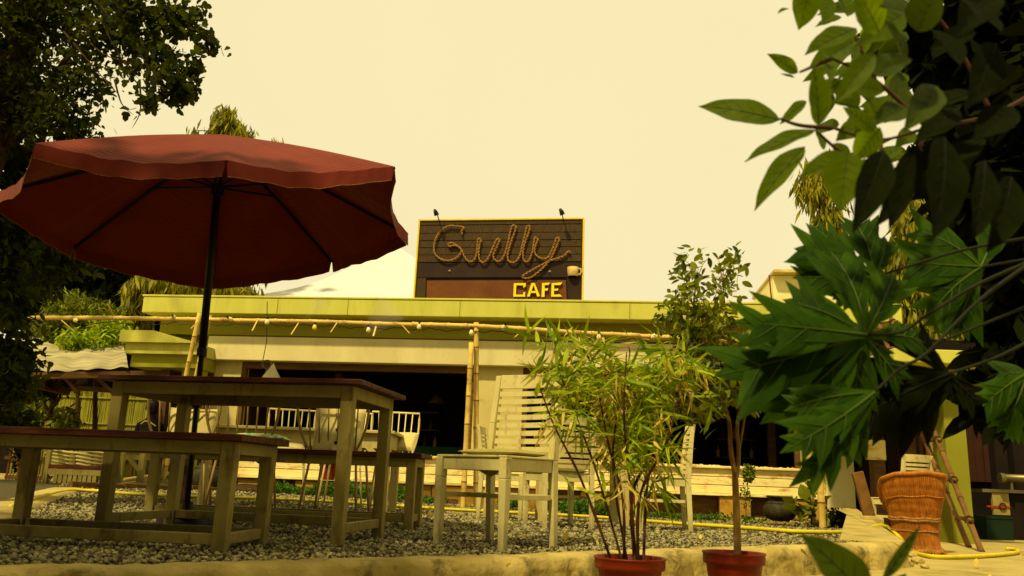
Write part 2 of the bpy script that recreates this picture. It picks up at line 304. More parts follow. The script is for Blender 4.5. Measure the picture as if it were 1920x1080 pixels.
def leaves(name, C, size, tpl, m, parent=None, dirs=None, down=0.0, jitter=1.0, flat=0.5, svar=0.35):
    C = np.asarray(C,dtype=float); n = len(C); V,F = TPL[tpl]
    d = rs.normal(size=(n,3))*jitter
    if dirs is not None: d += np.asarray(dirs)
    d[:,2] -= down; d = unit(d)
    u = rs.normal(size=(n,3)); u[:,2] += flat*3
    nrm = unit(u-d*np.sum(u*d,axis=1,keepdims=True)); sd = np.cross(nrm,d)
    s = size*(1+svar*rs.uniform(-1,1,size=n)); 
    P = C[:,None,:]+s[:,None,None]*(V[None,:,0,None]*d[:,None,:]+V[None,:,1,None]*sd[:,None,:]+V[None,:,2,None]*nrm[:,None,:])
    FF = F[None]+ (np.arange(n)*len(V))[:,None,None]
    return fast(name, P.reshape(-1,3), FF.reshape(-1,4), m, parent)
def blob_pts(px,py,d,rx,ry,n,rd=None,shell=0.0):
    c = np.array(at(px,py,d)); k = d/FPX; rd = rd if rd is not None else max(rx,ry)*k
    q = rs.normal(size=(n,3)); q = unit(q)*(rs.uniform(shell,1,size=(n,1))**(1/2.2))
    return c+q*np.array([rx*k,rd,ry*k])
def clump(P, n, spread):     # turns scattered points into small leaf sprays
    P = np.asarray(P); idx = rs.randint(0,len(P),size=n); return P[idx]+rs.normal(size=(n,3))*spread
def bamboo(mb, nodes, a, b, r, seg=0.3, bow=0.0, ph=0.3):
    a = Vector(a); b = Vector(b); L = (b-a).length; k = max(2,int(L/seg)); pts = []; rr = []
    for i in range(k):
        t0 = i/k; t1 = (i+1)/k
        for t,q in ((t0+0.001,1.10),(t0+0.018/L,1.0),(0.5*(t0+t1),0.94),(t1-0.02/L,1.0)):
            p = a.lerp(b,min(1,t)); p.z += bow*math.sin(math.pi*t); pts.append(p); rr.append(r*q)
        if 0<i:
            p = a.lerp(b,t0); p.z += bow*math.sin(math.pi*t0); dd=(b-a).normalized(); nodes.tube([p-dd*0.006,p+dd*0.006], r*1.13, 8)
    mb.tube(pts, rr, 8)
# ================================================================== GROUND
N = 70
P = []
for j in range(N+1):
    y = -6+ (j/N)**1.6*90; row = []
    for i in range(N+1):
        t = (i/N)*2-1; x = math.copysign(abs(t)**1.7*60,t); row.append((x,y,pz(x,y)-0.004*0))
    P.append(row)
struct('ground', MB().grid(P), M['concrete'], smooth=True)
# mossy paving beyond the terrace on the left
a,b,c,d_ = gnd(-260,985,pz,0.01),gnd(118,932,pz,0.01),gnd(150,908,pz,0.01),gnd(-330,896,pz,0.01)
P = []
for j in range(9):
    P.append([tuple((a.lerp(b,i/8)).lerp(d_.lerp(c,i/8),j/8)) for i in range(9)])
P = [[(x,y,pz(x,y)+0.012) for x,y,z in r] for r in P]
struct('pavement', MB().grid(P), M['pave_left'], smooth=True)

# terrace: gravel bed between kerb and cafe
front_px = [(-420,1064),(-200,1060),(0,1057),(300,1056),(440,1050),(640,1046),(880,1040),(1128,1032),(1233,1028),(1433,1022),(1513,1019),(1600,1016),(1667,1014)]
FR = [on(x,y,0.02) for x,y in front_px]
BK_L = Vector((-7.2,12.2,0)); BK_R = Vector((4.35,11.2,0))
def resample(pts, n):
    L = [0]; 
    for i in range(1,len(pts)): L.append(L[-1]+(pts[i]-pts[i-1]).length)
    out = []
    for k in range(n):
        s_ = L[-1]*k/(n-1); i = 1
        while i<len(pts)-1 and L[i]<s_: i += 1
        out.append(pts[i-1].lerp(pts[i], (s_-L[i-1])/max(1e-9,L[i]-L[i-1])))
    return out
FRs = resample(FR, 60)
LE = gnd(60,950)      # left edge of the terrace
P = []
for j in range(31):
    t = j/30; row = []
    for i,f in enumerate(FRs):
        b_ = BK_L.lerp(BK_R, i/59); x = f.x+(b_.x-f.x)*t; y = f.y+(b_.y-f.y)*t; row.append((x,y,tz(x,y)-0.012))
    P.append(row)
struct('gravel_bed', MB().grid(P), M['gravel_bed'], smooth=True)
def in_terrace(X,Y):
    fx = np.array([p.x for p in FRs]); fy = np.array([p.y for p in FRs])
    yf = np.interp(X,fx,fy)
    xr = FRs[-1].x+(BK_R.x-FRs[-1].x)*(Y-FRs[-1].y)/(BK_R.y-FRs[-1].y)
    xl = -2.75+( -5.6+2.75)*(Y-4.3)/(11-4.3)
    return (Y>yf-0.01)&(X<xr+0.05)&((X>xl)|(Y<4.3))&(Y<11.9)
# loose stones
def stones(n, y0, y1, x0, x1, s0, s1, name='gravel'):
    X = rs.uniform(x0,x1,n); Y = y0+(y1-y0)*rs.uniform(0,1,n)**1.15
    vis = (np.abs(X)<0.66*Y+0.3); k = in_terrace(X,Y)&vis; X = X[k]; Y = Y[k]; n = len(X)
    Z = np.clip(-0.05-0.028*X,-0.11,0.09)*np.clip((Y-6)/5,0,1)**2*(3-2*np.clip((Y-6)/5,0,1))
    tpl = np.array([(1,0,0),(-1,0,0),(0,1,0),(0,-1,0),(0,0,1),(0,0,-1)],float)
    F = np.array([(0,2,4),(2,1,4),(1,3,4),(3,0,4),(2,0,5),(1,2,5),(3,1,5),(0,3,5)])
    sc = rs.uniform(s0,s1,size=(n,1,1)); J = 1+rs.uniform(-0.45,0.45,size=(n,6,3))
    V = tpl[None]*J*sc*np.array([1,0.75,0.6])
    a = rs.uniform(0,6.28,n); b = rs.uniform(-0.7,0.7,n)
    ca,sa,cb,sb = np.cos(a),np.sin(a),np.cos(b),np.sin(b)
    x = V[:,:,0]*cb[:,None]+V[:,:,2]*sb[:,None]; z = -V[:,:,0]*sb[:,None]+V[:,:,2]*cb[:,None]; y = V[:,:,1]
    V = np.stack([x*ca[:,None]-y*sa[:,None], x*sa[:,None]+y*ca[:,None], z],-1)
    V += np.stack([X,Y,Z-0.008+rs.uniform(0,0.014,n)],-1)[:,None,:]
    return V.reshape(-1,3), (F[None]+(np.arange(n)*6)[:,None,None]).reshape(-1,3)
v1,f1 = stones(88000,2.2,6.2,-3.6,4.0,0.007,0.018)
v2,f2 = stones(52000,5.8,11.9,-6.2,4.6,0.010,0.026)
tag(fast('gravel', np.vstack([v1,v2]), np.vstack([f1,f2+len(v1)]), M['gravel']), 'loose grey crushed stone covering the cafe terrace','gravel',kind='stuff')

# kerb
def kerb(name, pts, width, top, bottom, m, seed=0, nrm_side=-1, amp=0.012):
    r_ = random.Random(seed); n = len(pts); P = []
    prof = [(0.0,-0.05),(0.0,0.0),(0.25,0.012),(0.8,0.008),(1.0,-0.012),(1.04,-0.05),(1.02,-0.09),(1.06,bottom-top)]
    wob = [r_.uniform(-1,1) for _ in range(n)]; wob = [(wob[max(0,i-1)]+wob[i]*2+wob[min(n-1,i+1)])/4 for i in range(n)]
    for i,p in enumerate(pts):
        d = (pts[min(n-1,i+1)]-pts[max(0,i-1)]); d.z = 0; d.normalize(); s_ = Vector((d.y,-d.x,0))
        row = []
        for k,(u,z) in enumerate(prof):
            j = r_.uniform(-1,1)*amp*(0.5 if k in (1,2,3) else 1)
            q = p+s_*(u*width*(1+0.18*wob[i])+ (j if k>3 else 0)); row.append((q.x,q.y,top+z+(j*0.6 if k<7 else 0)))
        P.append(row)
    return MB().grid(P)
kp = resample(FR,140)
ko = struct('kerb', kerb('kerb', kp, 0.14, 0.010, -0.17, M['curb'], 3, -1), M['curb'], smooth=True)
# end block at the right corner and return strip beside the slab
c0 = FRs[-1]
rp_ = [c0+Vector((0.02,-0.12,0)), c0+Vector((0.30,-0.02,0)), c0+Vector((0.42,0.35,0)), c0+Vector((1.1,3.0,0)), Vector((4.75,11.0,0))]
# concrete slab at the right side of the terrace
sl = [c0+Vector((-0.35,-0.02,0)), c0+Vector((0.10,-0.04,0)), c0+Vector((0.22,0.32,0)), at(1608,957,11.1), at(1566,952,11.1), gnd(1592,988)]
mb = MB(); top = [Vector((p.x,p.y,0.02+0.11*sst((p.y-5.2)/6))) for p in sl]; mb.poly(top, 0.34, (0,0,1))
struct('concrete_slab', mb, M['concrete'], bevel=0.012)
# broken stones heaped at the kerb corner
for i,(px,py,s_) in enumerate([(1690,1052,0.05),(1705,1062,0.04),(1722,1058,0.06),(1708,1045,0.05),(1735,1066,0.035)]):
    p = gnd(px,py,pz); mb = MB(); V = []
    for k in range(14):
        a = k*2.4; z = 1-2*(k+.5)/14; r = math.sqrt(1-z*z); q = s_*rnd.uniform(0.75,1.15); V.append((r*math.cos(a)*q, r*math.sin(a)*q*0.8, z*q*0.6+s_*0.35))
    import bmesh
    bm = bmesh.new(); [bm.verts.new(v) for v in V]; bmesh.ops.convex_hull(bm, input=bm.verts); me = bpy.data.meshes.new('rubble_stone'); bm.to_mesh(me); bm.free(); me.materials.append(M['curb'])
    o = bpy.data.objects.new('rubble_stone', me); COL.objects.link(o); o.location = p
    tag(o, 'broken concrete lump lying at the kerb corner in front of the wicker stool','stone','broken lumps at the kerb corner')
# planting bed soil
bed_px = [(130,915),(300,918),(420,921),(560,926),(700,933),(880,944),(1000,948),(1130,955),(1250,962),(1400,977),(1500,986),(1585,988)]
bed = [gnd(x,y) for x,y in bed_px]
bed = resample(bed, 40)
# ================================================================== CAFE BUILDING
ZP = 3.05
A0 = on(270,552,ZP); A1 = on(1690,570,ZP)
UD = Vector((A1.x-A0.x,A1.y-A0.y,0)); UL = UD.length; UD.normalize(); WD = Vector((UD.y,-UD.x,0))   # along the front; outwards
B0 = Vector((A0.x,A0.y,0)); BROT = math.atan2(UD.y,UD.x)
def FP(px,py,w=0.0):
    r = ray(px,py); o = B0+WD*w; t = (o-CAMP).dot(WD)/r.dot(WD); p = CAMP+r*t
    return (p-B0).dot(UD), p.z
def FW(px,py,w=0.0):
    r = ray(px,py); o = B0+WD*w; t = (o-CAMP).dot(WD)/r.dot(WD); return CAMP+r*t
bd = thing('cafe_building','low cafe building with lime green parapet above cream beam and dark open front','building',tuple(B0),BROT)
# local axes: x along the front, y inwards (w = -y), z up. parapet face is w=0
def P_(px,py,w=0): return FP(px,py,w)
zt = ZP; zb = P_(900,595)[1]
FG = -0.35     # recessed green fascia plane
MB().bbox(0,UL,0,0.5,zb,zt-0.035).build('parapet', M['green'], bd, bevel=0.012)
for px_ in (386,520,652,862,1180,1330): MB().bbox(P_(px_,570)[0],P_(px_,570)[0]+0.012,-0.004,0.02,zb+0.01,zt-0.01).build('plaster_joint', M['green_dark'], bd)
MB().bbox(-0.02,UL+0.02,-0.012,0.52,zt-0.033,zt).build('parapet_coping', M['green'], bd, bevel=0.008)
z1 = P_(960,638,FG)[1]
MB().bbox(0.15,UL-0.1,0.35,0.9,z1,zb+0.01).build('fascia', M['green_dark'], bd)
z2 = P_(960,686,-0.30)[1]; ub = P_(390,640,-0.3)[0]
MB().bbox(ub,UL-0.05,0.30,0.62,z2,z1-0.025).build('beam', M['beam'], bd, bevel=0.01)
MB().bbox(ub,UL-0.05,0.33,0.6,z1-0.03,z1+0.002).build('shadow_gap', M['brown'], bd)
MB().bbox(0.1,UL,0.5,7.0,z1+0.05,z1+0.25).build('roof_slab', M['cream'], bd)
WP = -0.45    # wall plane
zs = P_(1100,870,WP)[1]; zf = P_(1100,916,WP)[1]
u_l0 = P_(392,780,WP)[0]; u_l1 = P_(443,780,WP)[0]
u_m0 = P_(886,780,WP)[0]; u_m1 = P_(978,780,WP)[0]
u_r0 = P_(1495,780,WP)[0]; u_r1 = P_(1528,780,WP)[0]
u_p0 = P_(1545,800,WP+0.22)[0]; u_p1 = P_(1597,800,WP+0.22)[0]
MB().bbox(u_l0,u_l1,0.45,0.75,-0.25,z2+0.02).build('wall_pier', M['cream'], bd)
MB().bbox(u_m0,u_m1,0.45,0.75,-0.25,z2+0.02).build('wall_pier', M['cream'], bd)
MB().bbox(u_r1,u_p1,0.47,0.75,-0.25,z2+0.02).build('wall_pier', M['cream'], bd)
MB().bbox(u_p0,u_p1,0.22,0.55,-0.2,z2+0.0).build('corner_pillar', M['white_wall'], bd, bevel=0.012)
# room behind the openings
D = 3.2
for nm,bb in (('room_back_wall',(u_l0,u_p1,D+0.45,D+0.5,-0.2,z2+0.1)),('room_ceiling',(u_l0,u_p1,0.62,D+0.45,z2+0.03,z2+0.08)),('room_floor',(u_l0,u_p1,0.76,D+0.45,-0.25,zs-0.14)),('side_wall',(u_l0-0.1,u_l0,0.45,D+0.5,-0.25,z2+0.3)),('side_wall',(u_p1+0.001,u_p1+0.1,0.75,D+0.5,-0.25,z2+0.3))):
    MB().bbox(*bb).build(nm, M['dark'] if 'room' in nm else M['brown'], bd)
MB().bbox(P_(560,800,-1.4)[0],P_(900,800,-1.4)[0],1.4,1.5,zs-0.2,P_(830,838,-1.4)[1]).build('counter_panel', M['green_panel'], bd)
MB().bbox(P_(1300,800,-1.4)[0],P_(1372,800,-1.4)[0],1.4,1.5,zs-0.2,P_(1340,873,-1.4)[1]).build('counter_panel', M['green_panel'], bd)
for u in (P_(1440,800,-2)[0],P_(1100,800,-2)[0],P_(620,800,-2)[0]): MB().bbox(u,u+0.12,2.0,2.12,zs-0.1,z2+0.05).build('inner_post', M['brown'], bd)
# dim furnishings inside
for px_ in (560,700,820,1120,1240,1420):
    p = P_(px_,730,-2.2); u_ = p[0]
    lp = MB().lathe([(0.02,0.16),(0.05,0.14),(0.16,0.0),(0.15,0.0),(0.04,0.13)],14,(u_,2.2,z2-0.45)).build('pendant_shade', M['lamp_shade'], bd, smooth=True); MB().tube([(u_,2.2,z2-0.29),(u_,2.2,z2+0.04)],0.006,5).build('pendant_cord', M['black'], lp)
for px_ in (600,770,1160,1390):
    u_ = P_(px_,800,-2.6)[0]
    for k_ in range(3): MB().bbox(u_-0.35,u_+0.35,3.3,3.6,zs+0.25+0.33*k_,zs+0.28+0.33*k_).build('shelf', M['brown'], bd)
    for k_ in range(7): MB().lathe([(0.03,0),(0.035,0.10),(0.012,0.14),(0.012,0.19)],8,(u_-0.3+0.1*k_,3.4,zs+0.281+0.33*(k_%2))).build('jar', M['lamp_shade'] if k_%3 else M['ochre'], bd)
# timber window frames
def frame(u0,u1,zl,parts=('top','l','r')):
    f = MB().bbox(u0,u1,0.47,0.56,z2-zl,z2).build('window_frame', M['brown'], bd, bevel=0.006)
    MB().bbox(u0,u0+0.07,0.472,0.55,zs+0.02,z2-zl-0.002).build('jamb', M['brown'], f); MB().bbox(u1-0.07,u1,0.472,0.55,zs+0.02,z2-zl-0.002).build('jamb', M['brown'], f)
frame(u_l1,u_m0,0.11); frame(u_m1,u_r0+0.02,0.13)
# corrugated pale blind beside the right opening
mb = MB(); n = 9
for i in range(n):
    u = u_r0+0.03+(u_r1-u_r0-0.03)*i/(n-1); mb.bbox(u,u+0.018,0.5,0.535,zs,z2-0.05)
tag(mb.build('folded_blind', M['cream'], bd))
# low wall under the openings: cream boards, ledge, ochre stones
def lowwall(u0,u1,row):
    k = 3; h = (zs-zf)/k
    for j in range(k):
        z = zf+h*j
        for a,b in row[j]:
            o = MB().bbox(u0+(u1-u0)*a+0.004,u0+(u1-u0)*b-0.004,0.30+0.004*j+rnd.uniform(0,0.006),0.46,z+0.006,z+h-0.003).build('wall_board', M['boards'], bd, bevel=0.006)
ua = P_(405,900,WP)[0]-0.15; 
lowwall(ua,u_p0,[[(0,.31),(.31,.66),(.66,1)],[(0,.22),(.22,.57),(.57,1)],[(0,.4),(.4,.74),(.74,1)]])
MB().bbox(ua,u_p0,0.25,0.50,zs-0.002,zs+0.035).build('ledge', M['boards'], bd, bevel=0.008)
MB().bbox(ua-0.03,u_p0,0.22,0.48,zf-0.03,zf+0.003).build('plinth_cap', M['boards'], bd, bevel=0.006)
u = ua
while u<u_p0-0.1:
    w_ = min(rnd.uniform(0.35,0.85),u_p0-u); dd = rnd.uniform(0,0.035)
    if rnd.random()>0.12: MB().bbox(u+0.006,u+w_-0.006,0.25+dd,0.5,-0.35,zf-0.035-rnd.uniform(0,0.015)).build('foundation_stone', M['ochre'], bd, bevel=0.015)
    else: MB().bbox(u+0.006,u+w_-0.006,0.40,0.5,-0.35,zf-0.04).build('foundation_stone', M['brown'], bd)
    u += w_
# peeled paint flakes standing on the ledge
mb = MB()
for i in range(240):
    u = rnd.uniform(ua,u_p0); mb.box((u,0.26+rnd.uniform(0,0.2),zs+0.04),(rnd.uniform(.01,.05),rnd.uniform(.01,.03),rnd.uniform(.004,.02)),Matrix.Rotation(rnd.uniform(-.5,.5),3,'Y'))
tag(mb.build('paint_flakes', M['boards'], bd), kind='stuff')
# left stepped canopy
uc0 = P_(223,640,0.35)[0]; uc1 = P_(366,650,0.35)[0]
zc = [P_(260,v,0.35)[1] for v in (619,641,661,685)]
o = MB()
cb = thing('porch_canopy','lime green stepped concrete canopy at the left end of the cafe','canopy',tuple(B0),BROT)
MB().add([(uc0,-0.35,zc[1]),(uc1,-0.35,zc[1]),(uc1,-0.35,zc[1]+0.01),(uc0+0.55,-0.35,zc[0]),(uc0,-0.35,zc[0]),(uc0,0.6,zc[1]),(uc1,0.6,zc[1]),(uc1,0.6,zc[1]+0.01),(uc0+0.55,0.6,zc[0]),(uc0,0.6,zc[0])],[(0,1,2,3,4),(9,8,7,6,5),(0,4,9,5),(1,6,7,2),(3,8,9,4),(2,7,8,3),(0,5,6,1)]).build('top_step', M['green'], cb)
MB().bbox(uc0+0.07,uc1,-0.27,0.6,zc[2],zc[1]-0.002).build('middle_step', M['green'], cb)
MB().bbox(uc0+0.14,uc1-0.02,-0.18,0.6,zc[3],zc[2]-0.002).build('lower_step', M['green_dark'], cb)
MB().bbox(uc1-0.32,uc1-0.04,-0.05,0.24,-0.1,zc[3]-0.002).build('post', M['green_dark'], cb)
MB().bbox(uc0+0.5,uc0+0.66,0.1,0.26,-0.1,zc[3]-0.002).build('post', M['brown'], cb)
# rooftop room at the right
rr_ = thing('rooftop_room','small cream box room standing on the cafe roof at the right','room',tuple(B0),BROT)
ur0 = P_(1450,540,-1.2)[0]; zr = P_(1500,510,-1.2)[1]
MB().bbox(ur0,ur0+1.6,1.2,3.0,z1+0.26,zr-0.06).build('wall', M['white_wall'], rr_, bevel=0.01)
MB().bbox(ur0-0.02,ur0+1.7,1.0,3.1,zr-0.058,zr).build('roof', M['cream'], rr_, bevel=0.01)
vp = thing('vent_pipe','thin bent pipe rising beside the rooftop room','pipe',tuple(B0),BROT)
mb = MB().tube([(ur0-0.03,1.1,z1+0.2),(ur0-0.05,1.1,zt+0.2),(ur0-0.08,1.1,zr-0.08)],0.012); mb.build('tube', M['brown'], vp)
MB().tube([(ur0-0.01,1.1,z1+0.2),(ur0-0.03,1.1,zt+0.25),(ur0+0.02,1.1,zt+0.26)],0.008).build('clamp', M['brown'], vp)

# ------------------------------------------------------------------ rope sign
SW = 0.12
sg = thing('cafe_sign','dark plank sign with rope lettering and yellow rim on the green parapet','sign',tuple(B0-WD*0.0),BROT)
def SP(x,y,w=SW): return FP(740+x/4.8,380+y/4.8,w)     # coordinates measured on the sign
def uvz(x,y,w=SW):
    u,z = SP(x,y,w); return Vector((u,-w,z))
# (the sign stands on the parapet, just behind its face)
SW = -0.06
TL,TR,BR,BL = uvz(225,160,SW),uvz(1702,145,SW),uvz(1690,900,SW),uvz(172,900,SW)
def bil(s,t): return (TL.lerp(TR,s)).lerp(BL.lerp(BR,s),t)
MB().poly([TL+Vector((0,.03,0)),BL+Vector((0,.03,0)),BR+Vector((0,.03,0)),TR+Vector((0,.03,0))],0.04,(0,-1,0)).build('back_board', M['sign_dark'], sg)
rows = [(0.012,0.06),(0.067,0.158),(0.165,0.25),(0.257,0.335),(0.342,0.425),(0.432,0.515),(0.52,0.70)]
for a,b in rows:
    pts = [bil(0.008,a),bil(0.008,b),bil(0.992,b),bil(0.992,a)]; dy = Vector((0,-0.004-0.008*rnd.random() if a<0.5 else 0.0,0))
    MB().poly([p+dy for p in pts],0.03,(0,-1,0)).build('plank', M['sign_wood'] if a<0.51 else M['sign_dark'], sg, bevel=0.003)
MB().poly([bil(0.07,0.735),bil(0.075,1.0),bil(0.91,1.0),bil(0.90,0.735)],0.02,(0,-1,0)).build('lower_panel', M['sign_brown'], sg)
MB().poly([bil(0.008,0.705),bil(0.008,1.0),bil(0.068,1.0),bil(0.064,0.705)],0.028,(0,-1,0)).build('panel_frame', M['sign_wood'], sg)
MB().poly([bil(0.905,0.705),bil(0.92,1.0),bil(0.992,1.0),bil(0.992,0.705)],0.028,(0,-1,0)).build('panel_frame', M['sign_dark'], sg)
for a,b in ((TL,TR),(TL,BL),(TR,BR)):
    e = (b-a).normalized()*0.012
    MB().beam(a-e+Vector((0,0.0,0)),b+e*0+Vector((0,0.0,0)),0.06,0.026,up=(0,0,1) if abs((b-a).x)>1 else (1,0,0)).build('rim', M['yellow'], sg, bevel=0.003)
path = [(612,295),(606,262),(628,236),(603,224),(560,220),(500,216),(450,238),(400,285),(370,345),(358,410),(366,460),(395,500),(440,522),(490,528),(540,515),(580,485),(603,450),(600,425),(570,397),(530,374),(500,370),(487,385),(500,402),(540,392),(580,405),(610,440),(630,490),(660,530),(690,538),(720,520),(740,470),(748,400),(752,345),(766,330),(778,347),(765,400),(760,470),(768,520),(790,545),(820,535),(850,495),(880,430),(905,370),(924,338),(942,334),(945,352),(925,400),(900,450),(890,490),(905,522),(935,536),(965,520),(993,470),(1015,400),(1035,310),(1052,232),(1073,212),(1093,227),(1085,262),(1060,330),(1035,410),(1018,480),(1027,530),(1060,546),(1095,535),(1125,490),(1150,400),(1173,300),(1188,232),(1205,214),(1219,232),(1206,280),(1180,350),(1160,430),(1158,500),(1175,536),(1195,540),(1220,510),(1243,440),(1253,370),(1260,330),(1276,323),(1288,345),(1270,390),(1260,440),(1275,480),(1310,505),(1350,512),(1385,495),(1410,450),(1435,390),(1453,337),(1469,322),(1483,337),(1470,370),(1440,440),(1408,510),(1380,545),(1345,585),(1290,635),(1240,672),(1195,688),(1160,683),(1152,668),(1180,648),(1250,608),(1320,570),(1395,530),(1470,508),(1530,480),(1555,455),(1572,446),(1582,462)]
def catmull(p, k=4):
    out = []
    for i in range(len(p)-1):
        a,b,c,d = p[max(0,i-1)],p[i],p[i+1],p[min(len(p)-1,i+2)]
        for j in range(k):
            t = j/k; out.append(tuple(0.5*((2*b[q])+(-a[q]+c[q])*t+(2*a[q]-5*b[q]+4*c[q]-d[q])*t*t+(-a[q]+3*b[q]-3*c[q]+d[q])*t**3) for q in range(2)))
    out.append(p[-1]); return out
cp = [uvz(x,y,SW)+Vector((0,-0.045,0)) for x,y in catmull(path,4)]
rp3 = resample(cp, 900)
for strand in (0,1):
    pts = []
    for i,p in enumerate(rp3):
        d = (rp3[min(len(rp3)-1,i+1)]-rp3[max(0,i-1)]).normalized(); n1 = Vector((0,1,0)); n2 = d.cross(n1).normalized(); a = i*0.62+strand*math.pi
        pts.append(p+n1*math.cos(a)*0.008+n2*math.sin(a)*0.008)
    MB().tube(pts,0.0098,6).build('rope_lettering', M['rope'], sg, smooth=True)
def letter(polys):
    mb = MB()
    for pl in polys:
        mb.poly([uvz(x,y,SW)+Vector((0,-0.04,0)) for x,y in pl],0.03,(0,-1,0))
    mb.build('letter', M['yellow_bright'], sg)
letter([[(1075,730),(1070,850),(1092,850),(1098,730)],[(1098,730),(1097,748),(1160,750),(1182,728)],[(1160,750),(1160,772),(1182,757),(1182,728)],[(1092,832),(1092,850),(1178,850),(1175,832)],[(1160,812),(1158,832),(1175,832),(1178,806)]])
letter([[(1232,728),(1193,848),(1216,850),(1252,745)],[(1232,728),(1252,745),(1284,850),(1308,845),(1262,728)],[(1226,800),(1222,817),(1275,817),(1272,800)]])
letter([[(1328,728),(1323,852),(1350,852),(1352,728)],[(1352,728),(1352,746),(1384,746),(1400,724)],[(1351,780),(1351,796),(1378,796),(1382,772)]])
letter([[(1414,728),(1410,850),(1434,850),(1437,728)],[(1437,728),(1437,746),(1492,746),(1510,722)],[(1436,780),(1436,796),(1470,796),(1474,778)],[(1434,832),(1434,850),(1508,850),(1488,830)]])
# half mug fixed on the board
c = uvz(1605,627,SW)+Vector((0,-0.02,0)); rm = (uvz(1650,627,SW)-uvz(1548,627,SW)).length/2; hm = (uvz(1600,585,SW)-uvz(1600,666,SW)).length
mg = MB().lathe([(rm*0.86,-hm/2),(rm*0.93,-hm/2+0.01),(rm,0),(rm*1.02,hm/2),(rm*0.94,hm/2),(rm*0.9,-hm/2+0.02),(0.001,-hm/2+0.02)],20,tuple(c)).build('mug', M['mug'], sg, smooth=True)
hd = [c+Vector((rm*0.9,-0.02,hm*0.3)),c+Vector((rm*1.35,-0.02,hm*0.32)),c+Vector((rm*1.5,-0.02,0.0)),c+Vector((rm*1.3,-0.02,-hm*0.3)),c+Vector((rm*0.9,-0.02,-hm*0.32))]
MB().tube(resample(hd,12),0.016,8).build('mug_handle', M['mug'], mg, smooth=True)
for x,y in ((385,150),(1500,145)):
    p = uvz(x,y,SW); b_ = p+Vector((0.04,0,-0.05))
    l = MB().tube([b_,p+Vector((0.02,-0.10,0.03)),p+Vector((0,-0.22,0.05))],0.008,6).build('lamp_arm', M['black'], sg)
    MB().tube([p+Vector((-0.01,-0.20,0.09)),p+Vector((0.01,-0.22,0.05)),p+Vector((0.03,-0.20,-0.0))],[0.022,0.034,0.040],10).build('spotlight', M['black'], l)
for x,y in ((487,618),(1386,624)):
    p = uvz(x,y,SW)+Vector((0,-0.01,0)); MB().tube([p,p+Vector((0.015,-0.02,0.012)),p+Vector((0.03,-0.03,-0.005))],0.006,5).build('hook', M['wire'], sg)

# ------------------------------------------------------------------ pale tents behind
def tent(label, apex, corners, y, grp=None):
    t = thing('tent_roof', label, 'tent', (0,0,0), 0, grp)
    ap = at(*apex,y+3); cs = [at(*c,y) for c in corners]; bk = [Vector((c.x,c.y+6,c.z)) for c in cs]
    # four sagging faces
    ring = [cs[0],cs[1],bk[1],bk[0]]
    for i in range(4):
        a,b = ring[i],ring[(i+1)%4]; P = []
        for j in range(9):
            t_ = j/8; row = []
            for k in range(9):
                p = a.lerp(b,k/8).lerp(ap,t_); p.z -= 0.35*math.sin(math.pi*t_)*(1) ; row.append(tuple(p))
            P.append(row)
        MB().grid(P).build('fabric_panel', M['tent'], t, smooth=True)
    for p in ring: MB().tube([Vector((p.x,p.y,-0.3)),p],0.05,8).build('pole', M['paper'], t)
tent('wide pale tent roof rising behind the parapet left of the sign', (735,455), [(452,556),(1010,560)], 20)
#tent('faint pale tent roof standing behind the parapet right of the sign', (1235,440), [(1105,560),(1480,572)], 32)

# ------------------------------------------------------------------ right wing: green column, beam, dark porch
cw = gnd(1829,1020,pz); YC = cw.y
col_ = thing('porch_column','lime green square column behind the leaning ladder','column')
x0 = at(1783,950,YC).x; x1 = at(1824,950,YC).x; zt_ = at(1800,692,YC).z
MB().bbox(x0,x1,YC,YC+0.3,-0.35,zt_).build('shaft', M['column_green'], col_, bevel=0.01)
pb = thing('porch_roof','bright edged flat porch roof carried by the green column','roof')
xa = at(1650,680,YC).x; xb = at(1885,680,YC).x; zz = at(1725,664,YC).z
MB().bbox(xa,xb,YC-0.35,YC+3.5,zt_+0.002,zz).build('slab', M['green'], pb, bevel=0.012)
MB().bbox(at(1622,750,YC+0.8).x,at(1700,750,YC+0.8).x,YC+0.8,YC+0.95,at(1660,765,YC+0.8).z,at(1660,732,YC+0.8).z).build('hanging_awning', M['sign_brown'], pb)
# porch back walls
pw = thing('porch_back_wall','dark timber back wall of the porch beyond the ladder','wall')
yb = YC+3.0
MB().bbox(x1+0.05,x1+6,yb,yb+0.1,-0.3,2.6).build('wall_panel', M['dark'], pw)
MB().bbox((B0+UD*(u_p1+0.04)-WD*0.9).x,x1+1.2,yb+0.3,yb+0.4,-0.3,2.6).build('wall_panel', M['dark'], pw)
for i in range(22):
    x = x1+0.45+i*0.125; MB().bbox(x,x+0.118,yb-0.06-rnd.uniform(0,.02),yb-0.02,0.55,1.75).build('timber_slat', M['slat_dark'], pw)
for px in (1745,1700,1640,1870,1905):
    x = at(px,900,yb-0.6).x; MB().bbox(x,x+0.16,yb-0.6,yb-0.45,-0.3,2.4).build('timber_post', M['brown'] if px<1800 else M['dark'], pw)
MB().bbox(at(1622,800,yb-0.7).x,at(1658,800,yb-0.7).x,yb-0.7,yb-0.66,at(1640,862,yb-0.7).z,at(1640,825,yb-0.7).z).build('hanging_cloth', M['boards'], pw)
MB().bbox(at(1747,900,yb-0.8).x,at(1780,900,yb-0.8).x,yb-0.8,yb-0.7,-0.2,at(1760,790,yb-0.8).z).build('block_wall', M['cream'], pw)
ct = thing('service_counter','steel topped counter with white panel and red emblem under the porch','counter')
yk = yb-0.9; X = lambda px,py=930: at(px,py,yk).x; Z = lambda py,px=1885: at(px,py,yk).z
MB().bbox(X(1843),X(1843)+2.2,yk,yk+0.5,Z(924),Z(918)).build('top', M['steel'], ct)
